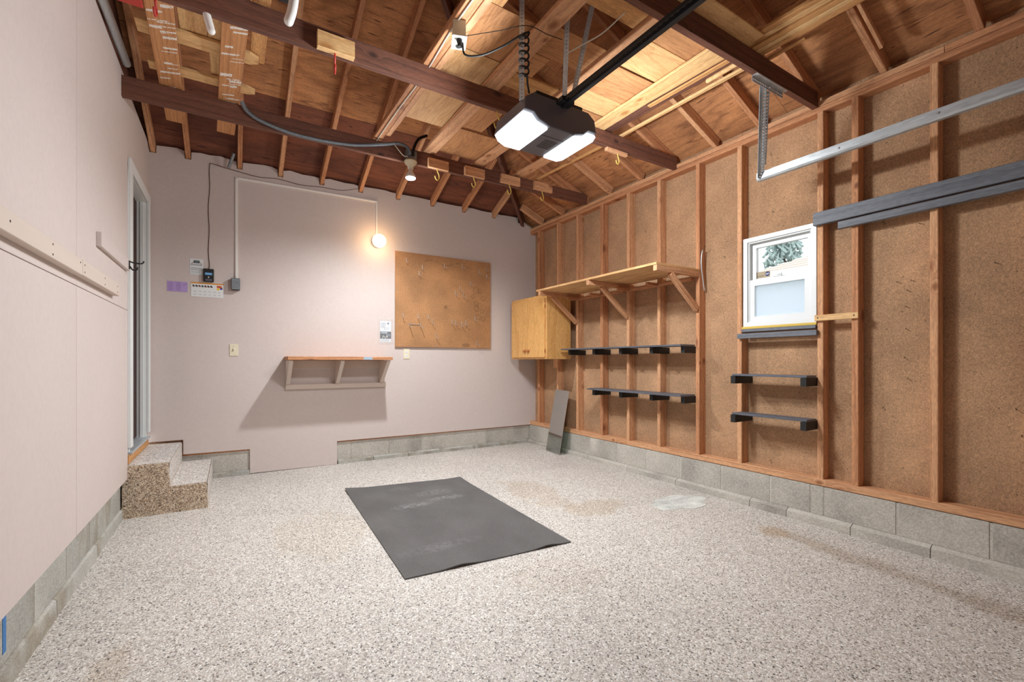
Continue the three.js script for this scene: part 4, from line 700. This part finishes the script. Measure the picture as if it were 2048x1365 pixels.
print('schedule_sheet', 0.255, 0.134, (k, w, h) => {
  k.fillStyle = '#e6e6e4'; k.fillRect(0, 0, w, h); k.fillStyle = '#e0922c'; k.fillRect(0, 0, w, 24); const col = ['#5a4038', '#3c3c48', '#7a4a3c', '#40545a', '#6a3c34'];
  for (let i = 0; i < 7; i++) { k.fillStyle = col[i % 5]; k.fillRect(24 + i * 46, 48, 24, 34); k.fillRect(38 + i * 46, 60, 22, 26); }
  k.fillStyle = '#c8502c'; k.beginPath(); k.moveTo(400, 40); k.lineTo(476, 40); k.lineTo(498, 82); k.lineTo(410, 82); k.fill(); k.fillStyle = '#3a4c92'; k.fillRect(456, 82, 40, 30); k.fillStyle = '#ecc22c'; k.fillRect(402, 86, 46, 38);
  k.strokeStyle = '#8a8c92'; k.lineWidth = 3; for (let r = 0; r < 2; r++) for (let c = 0; c < 6; c++) { k.beginPath(); for (let i = 0; i < 9; i++) k.lineTo(40 + c * 76 + i * 6, 170 + r * 56 + 10 * Math.sin(i * 1.9 + c)); k.stroke(); }
}, [-0.2, 1.828], 'white schedule sheet with orange band under the wall controller', 'sheet');
print('instruction_leaflet', 0.125, 0.24, (k, w, h) => {
  k.fillStyle = '#dfe2e6'; k.fillRect(0, 0, w, h); k.fillStyle = '#2c3848'; k.fillRect(0, h * 0.5, w, h * 0.34); k.fillStyle = '#a8b4be'; k.fillRect(40, h * 0.52, 300, 70); k.fillStyle = '#6c7884'; k.fillRect(280, h * 0.6, 200, 120);
  k.strokeStyle = '#e6e2d4'; k.lineWidth = 26; k.beginPath(); k.moveTo(110, h * 0.82); k.quadraticCurveTo(150, h * 0.6, 210, h * 0.8); k.moveTo(260, h * 0.82); k.quadraticCurveTo(300, h * 0.6, 360, h * 0.8); k.stroke();
  k.fillStyle = '#3a4450'; k.beginPath(); k.arc(370, 110, 40, 0, 7); k.fill(); k.fillStyle = '#808a94'; for (let i = 0; i < 5; i++) k.fillRect(40, 90 + i * 50, 230 - i * 12, 16); k.strokeStyle = '#404850'; k.lineWidth = 8; k.strokeRect(190, 330, 170, 70); for (let i = 0; i < 4; i++) k.fillRect(40, h * 0.88 + i * 24, 380, 8);
}, [1.487, 1.495], 'blue and white leaflet in a clear bag beside the pegboard', 'leaflet');
{
  const m = mesh('plastic_bag', new THREE.BoxGeometry(0.17, 0.285, 0.002).translate(1.484, 1.498, ZB + 0.0045), new THREE.MeshPhysicalMaterial({ color: 0xffffff, transmission: 0.93, thickness: 0, roughness: 0.25 })); tag(m, 'clear plastic bag around the blue leaflet', 'bag');
  const c = thing('wall_controller', 'small black wall controller with a lit blue screen', 'controller', [-0.19, 1.966, ZB]);
  mesh('case', rbox(0.083, 0.122, 0.03, 0.006, 0, 0, 0.0155), M.black, c); mesh('screen', rbox(0.055, 0.021, 0.002, 0.0008, 0, 0.012, 0.031), new THREE.MeshStandardMaterial({ color: 0x203040, emissive: new THREE.Color(0.28, 0.6, 1), emissiveIntensity: 3 }), c);
  mesh('button', rod([0, -0.02, 0.03], [0, -0.02, 0.033], 0.006, 14), M.white, c); mesh('button', rbox(0.05, 0.018, 0.002, 0.001, 0, -0.045, 0.031), M.plastic, c);
  tag(mesh('thin_wire', tube([[-0.19, 2.027, ZB + 0.012], [-0.184, 2.06, ZB + 0.006], [-0.192, 2.2, ZB + 0.006], [-0.186, 2.4, ZB + 0.006], [-0.193, 2.6, ZB + 0.006], [-0.182, 2.8, ZB + 0.006], [-0.186, 2.95, ZB + 0.006], [-0.18, 3.03, ZB + 0.012]], 0.0028, 80, 5), M.brownWire), 'brown wire hanging down to the black wall controller', 'wire');
  const r = thing('wire_raceway', 'white surface raceway running from the grey box to the globe lamp', 'raceway', [0, 0, ZB]);
  mesh('raceway_run', rbox(0.022, 0.985, 0.014, 0.003, 0.034, 2.444, 0.0075), M.white, r); mesh('raceway_run', member([0.024, 2.935, 0.0075], [1.392, 2.958, 0.0075], 0.014, 0.018), M.white, r); mesh('raceway_run', rbox(0.018, 0.395, 0.014, 0.003, 1.383, 2.757, 0.0075), M.white, r);
  const j = thing('junction_box', 'small grey metal box below the white raceway', 'junction box', [0.026, 1.9, ZB]); mesh('box', rbox(0.072, 0.112, 0.055, 0.004, 0, 0, 0.028), M.darkMetal, j); mesh('cover_plate', rbox(0.066, 0.106, 0.003, 0.001, 0, 0, 0.057), M.conduit, j); for (const y of [-0.042, 0.042]) mesh('screw', new THREE.SphereGeometry(0.004, 8, 6).translate(0, y, 0.058), M.steel, j);
  const s = thing('light_switch', 'ivory toggle light switch left of the wall bench', 'switch', [0.012, 1.265, ZB]); mesh('cover_plate', rbox(0.071, 0.116, 0.006, 0.003, 0, 0, 0.0032), M.ivory, s); mesh('toggle', rbox(0.01, 0.022, 0.016, 0.002, 0, 0.003, 0.012).rotateX(-0.25), M.ivory, s); for (const y of [-0.036, 0.036]) mesh('screw', new THREE.SphereGeometry(0.0035, 8, 6).translate(0, y, 0.006), M.steel, s);
  const o = thing('wall_outlet', 'ivory duplex wall outlet under the corner of the pegboard', 'outlet', [1.732, 1.242, ZB]); mesh('cover_plate', rbox(0.074, 0.118, 0.006, 0.003, 0, 0, 0.0032), M.ivory, o); for (const y of [-0.022, 0.022]) { const f = mesh('socket', rbox(0.034, 0.03, 0.004, 0.008, 0, y, 0.006), M.white, o); mesh('slot', [rbox(0.003, 0.009, 0.001, 0.0004, -0.007, y, 0.0085), rbox(0.003, 0.009, 0.001, 0.0004, 0.007, y, 0.0085)], M.black, f); } mesh('screw', new THREE.SphereGeometry(0.003, 8, 6).translate(0, 0, 0.0062), M.steel, o);
}

// ---------------------------------------------------------------- things on the left wall
{
  const B = (n, l, z0, z1, y0, y1, t, mat, nails) => { const g = thing(n, l, 'board', [XL, 0, 0]); mesh('plank', span(0.0005, t, y0, y1, z0, z1, 2, 0.002), mat, g); for (const [z, y] of nails) mesh('nail', rod([t - 0.001, y, z], [t + 0.0008, y, z], 0.0045, 8), M.black, g); };
  B('wall_rail', 'long pale wooden rail screwed to the left wall', -2.862, -0.9, 1.56, 1.632, 0.036, M.painted, [[-2.05, 1.6], [-2.45, 1.615], [-2.45, 1.575], [-2.83, 1.615], [-1.6, 1.6]]);
  B('wall_rail', 'shorter pale wooden rail continuing the long one towards the door', -3.68, -2.866, 1.562, 1.634, 0.036, M.painted, [[-2.9, 1.615], [-2.9, 1.58], [-3.3, 1.615], [-3.3, 1.58], [-3.62, 1.615], [-3.62, 1.58]]);
  B('wall_board', 'short pink painted board beside the door casing carrying a black hook', -4.11, -3.295, 1.79, 1.868, 0.022, M.wall, []);
  const h = thing('coat_hook', 'black double coat hook at the end of the pink board', 'hook', [XL + 0.022, 1.84, -4.07]);
  mesh('hook_plate', rbox(0.005, 0.06, 0.02, 0.002, 0.003, -0.012, 0), M.black, h); mesh('upper_arm', tube([[0.004, 0.012, 0], [0.03, 0.004, 0.0], [0.07, 0.004, 0.0], [0.082, 0.022, 0.0]], 0.0048, 20, 8), M.black, h); mesh('lower_arm', tube([[0.004, -0.02, 0], [0.02, -0.045, 0], [0.04, -0.044, 0], [0.048, -0.024, 0]], 0.0048, 20, 8), M.black, h);
  tag(mesh('tape_strip', rbox(0.0014, 0.135, 0.028, 0.0005, XL - 0.0345, 0.215, -2.243), M.tape), 'strip of blue painter tape on the left concrete blocks', 'tape');
}

// ---------------------------------------------------------------- steps, mat
{
  const s = thing('concrete_steps', 'two exposed aggregate concrete steps below the house door', 'steps', [0, 0, 0]), z0 = ZB + 0.016, z1 = -4.15, x = XL - 0.03;
  const prof = (t) => [[x, floorY(-4.6) - 0.02], [-0.158, floorY(-4.6) - 0.02], [-0.166, 0.232 - t], [-0.392, 0.236 - t], [-0.4, 0.412 - t], [x, 0.412 - t]];
  mesh('step_body', extrude(prof(0.004), z0, z1, 'xy', 0, 0.004, [], 0.8, 0.8), M.step, s);
  mesh('tread', grain(new THREE.BoxGeometry(0.232, 0.004, z1 - z0 - 0.01).translate(-0.516 + 0.002, 0.411, (z0 + z1) / 2), 0, 1.6, 1.6), M.stepTop, s);
  mesh('tread', grain(new THREE.BoxGeometry(0.226, 0.004, z1 - z0 - 0.01).translate(-0.281, 0.2325, (z0 + z1) / 2), 0, 1.6, 1.6), M.stepTop, s);
  mesh('riser', grain(new THREE.BoxGeometry(0.004, 0.17, z1 - z0 - 0.01).translate(-0.3945, 0.322, (z0 + z1) / 2), 2, 1.6, 1.6), M.stepTop, s);
  mesh('riser', grain(new THREE.BoxGeometry(0.004, 0.185, z1 - z0 - 0.01).translate(-0.1605, 0.14, (z0 + z1) / 2), 2, 1.6, 1.6), M.stepTop, s);
}
{
  // corners from the photograph: far left, far right, near right, near left
  const c = [[0.831, -4.085], [1.855, -3.927], [1.802, -2.196], [0.761, -2.274]], nx = 50, nz = 80, g = new THREE.BoxGeometry(1, 0.006, 1, nx, 1, nz), p = g.attributes.position, uv = g.attributes.uv;
  for (let i = 0; i < p.count; i++) {
    const a = p.getX(i) + 0.5, b = 0.5 - p.getZ(i), q = (k) => mix(mix(c[3][k], c[2][k], a), mix(c[0][k], c[1][k], a), b), x = q(0), z = q(1);
    const lift = 0.012 * Math.exp(-(((a - 0.3) / 0.08) ** 2)) * clamp(1 - b * 12) + 0.012 * Math.exp(-(((a - 0.84) / 0.07) ** 2)) * clamp(1 - b * 12) + 0.012 * clamp(1 - Math.hypot(a, 1 - b) * 6) + 0.008 * clamp(1 - Math.hypot(1 - a, 1 - b) * 8);
    p.setXYZ(i, x, floorY(z) + 0.0045 + p.getY(i) + lift, z); uv.setXY(i, a, b);
  }
  g.computeVertexNormals(); tag(mesh('rubber_mat', g, M.mat), 'worn black rubber mat lying on the speckled floor', 'mat');
}

// ---------------------------------------------------------------- things on the right wall
{
  const k = thing('wall_cabinet', 'honey coloured two door wooden wall cabinet in the corner', 'cabinet', [3.14, 1.182, 0]), z0 = -5.02, z1 = -4.25, h = 0.763, D = XR - 3.14 - 0.001;
  mesh('body', [span(0, D, 0, h, z1 - 0.018, z1, 1), span(0, D, 0, h, z0, z0 + 0.018, 1), span(0, D, 0, 0.018, z0 + 0.018, z1 - 0.018, 2), span(0, D, h - 0.018, h, z0 + 0.018, z1 - 0.018, 2), span(D - 0.008, D, 0.018, h - 0.018, z0 + 0.018, z1 - 0.018, 1)], M.birch, k);
  mesh('face_frame', [span(-0.018, 0, h - 0.055, h, z0, z1, 2), span(-0.018, 0, 0, 0.03, z0, z1, 2), span(-0.018, 0, 0.03, h - 0.055, z0, z0 + 0.03, 1), span(-0.018, 0, 0.03, h - 0.055, z1 - 0.035, z1, 1)], M.birch, k);
  const zm = (z0 + z1) / 2;
  for (const [a, b, kz] of [[z0 + 0.02, zm - 0.003, zm - 0.04], [zm + 0.003, z1 - 0.025, zm + 0.04]]) {
    const d = mesh('door', span(-0.037, -0.0185, 0.022, h - 0.045, a, b, 1, 0.004), M.birch, k);
    mesh('knob', new THREE.LatheGeometry([[0, 0], [0.018, 0], [0.012, 0.006], [0.008, 0.012], [0.016, 0.02], [0.017, 0.027], [0.01, 0.033], [0, 0.034]].map((q) => new THREE.Vector2(...q)), 20).rotateZ(Math.PI / 2).translate(-0.037, 0.1, kz), M.copper, d);
    for (const y of [0.1, h - 0.14]) mesh('hinge', rbox(0.01, 0.04, 0.008, 0.002, -0.03, y, kz < zm ? a - 0.004 : b + 0.004), M.copper, d);
  }
  tag(mesh('wood_block', span(XR - 0.045, XR - 0.001, 1.075, 1.18, -4.54, -4.45, 1), M.fir), 'small wooden block under the honey coloured cabinet', 'block');
}
{
  const s = thing('plywood_shelf', 'big plywood shelf on three wooden braces above the dark shelves', 'shelf', [0, 0, 0]), xf = 2.93, z0 = -4.19, z1 = -2.485;
  mesh('shelf_panel', extrude([[xf, z0], [XR - 0.001, z0], [XR - 0.001, z1], [xf, z1]], 1.947, 1.966, 'xz', 2, 0.001, [], 2.4, 1.2), M.ply, s);
  for (const z of [-4.154, -3.344, -2.523]) {
    mesh('arm', span(xf + 0.005, XR - 0.001, 1.9, 1.9465, z, z + 0.038, 0, 0.002), M.fir, s);
    mesh('brace', member([3.12, 1.895, z + 0.019], [XR - 0.012, 1.615, z + 0.019], 0.037, 0.045, [0, 1, 0], 0.002), M.fir, s);
  }
  mesh('ledger', span(XR - 0.04, XR - 0.001, 1.872, 1.899, -4.1, -3.36, 2), M.fir2, s); mesh('ledger', span(XR - 0.04, XR - 0.001, 1.872, 1.899, -3.29, -2.54, 2), M.fir2, s);
  for (const z of [-4.1, -3.72, -3.3, -2.93]) mesh('cleat', span(3.3, XR - 0.041, 1.872, 1.9, z, z + 0.03, 0), M.fir2, s);
}
function darkShelf(label, xf, z0, z1, y, studs, group) {
  const s = thing('dark_shelf', label, 'shelf'); mesh('shelf_board', span(xf, XR - 0.002, y - 0.015, y, z0, z1, 2, 0.002), M.charcoal, s);
  for (const [z, side] of studs) mesh('bracket_block', side ? span(3.335, SHEATH - 0.002, y - 0.075, y - 0.016, z - 0.0385, z - 0.0005, 0, 0.002) : span(3.335, SHEATH - 0.002, y - 0.075, y - 0.016, z + 0.0388, z + 0.0768, 0, 0.002), M.black, s);
}
darkShelf('long dark grey shelf right under the plywood shelf', 3.284, -4.19, -2.527, 1.303, [[-4.154], [-3.741], [-3.344], [-2.948], [-2.523, 1]]);
darkShelf('lower dark grey shelf nearest the concrete blocks in the long bay', 3.284, -3.735, -2.527, 0.862, [[-3.741], [-3.344], [-2.948], [-2.523, 1]]);
darkShelf('short dark grey shelf under the window, upper of two', 3.348, -2.095, -1.552, 1.056, [[-2.137], [-1.548, 1]]);
darkShelf('short dark grey shelf under the window, lower of two', 3.348, -2.095, -1.552, 0.752, [[-2.137], [-1.548, 1]]);
tag(mesh('grey_board', span(XR - 0.014, XR + 0.05, 1.388, 1.411, -2.09, -1.553, 2), M.greyWood), 'upper grey painted board right below the window frame', 'board');
tag(mesh('grey_board', span(XR - 0.03, XR - 0.001, 1.337, 1.376, -2.118, -1.54, 2), M.greyWood), 'lower grey painted board below the window', 'board');
tag(mesh('grey_plank', span(XR - 0.04, XR - 0.001, 2.102, 2.19, -1.556, 1.1, 2, 0.003), M.greyWood), 'long wide grey painted plank across the studs beside the window', 'plank');
tag(mesh('grey_plank', span(XR - 0.036, XR - 0.001, 2.045, 2.092, -1.406, 1.1, 2, 0.003), M.greyWood), 'narrow grey painted plank right below the wide grey plank', 'plank');
{ const b = thing('wood_batten', 'short pale batten nailed across two studs right of the window', 'batten', [0, 0, 0]); mesh('strip', span(XR - 0.02, XR - 0.001, 1.437, 1.478, -1.555, -1.298, 2, 0.002), M.pine, b); for (const z of [-1.535, -1.32]) mesh('nail', rod([XR - 0.0205, 1.458, z], [XR - 0.019, 1.458, z], 0.005, 8), M.black, b); }
tag(mesh('steel_rod', tube([[XR + 0.045, 2.13, -2.472], [XR + 0.02, 2.125, -2.468], [XR + 0.014, 2.0, -2.474], [XR + 0.05, 1.78, -2.47]], 0.005, 30, 8), M.steel), 'bent steel rod hanging on the stud above the plywood shelf end', 'rod');
// leaning mirror and glass pane
{
  const lean = (name, label, a, b, top, th, mat) => {
    const A = new THREE.Vector3(...a), B = new THREE.Vector3(...b), C = new THREE.Vector3(...top), u = B.clone().sub(A), w = u.length(); u.normalize(); const v = C.sub(A); const up = v.addScaledVector(u, -v.dot(u)), hgt = up.length(); up.normalize(); const n = new THREE.Vector3().crossVectors(u, up);
    const m = mesh(name, rbox(w, hgt, th, 0.0015, w / 2, hgt / 2, -th / 2), mat); m.applyMatrix4(new THREE.Matrix4().makeBasis(u, up, n).setPosition(A)); return tag(m, label, 'glass');
  };
  lean('mirror_pane', 'narrow silvered mirror strip leaning against the studs in the corner', [3.335, 0.04, -4.56], [3.3, 0.038, -4.245], [3.475, 0.8, -4.56], 0.006, std({ color: 0xc8ccca, metalness: 1, roughness: 0.08 }));
  lean('glass_pane', 'clear glass strip leaning behind the mirror on the blocks', [3.41, 0.04, -4.5], [3.385, 0.038, -4.24], [3.478, 0.36, -4.5], 0.005, new THREE.MeshPhysicalMaterial({ color: 0xf2f8f5, transmission: 1, thickness: 0, roughness: 0.02 }));
}

renderer.render(scene, camera);
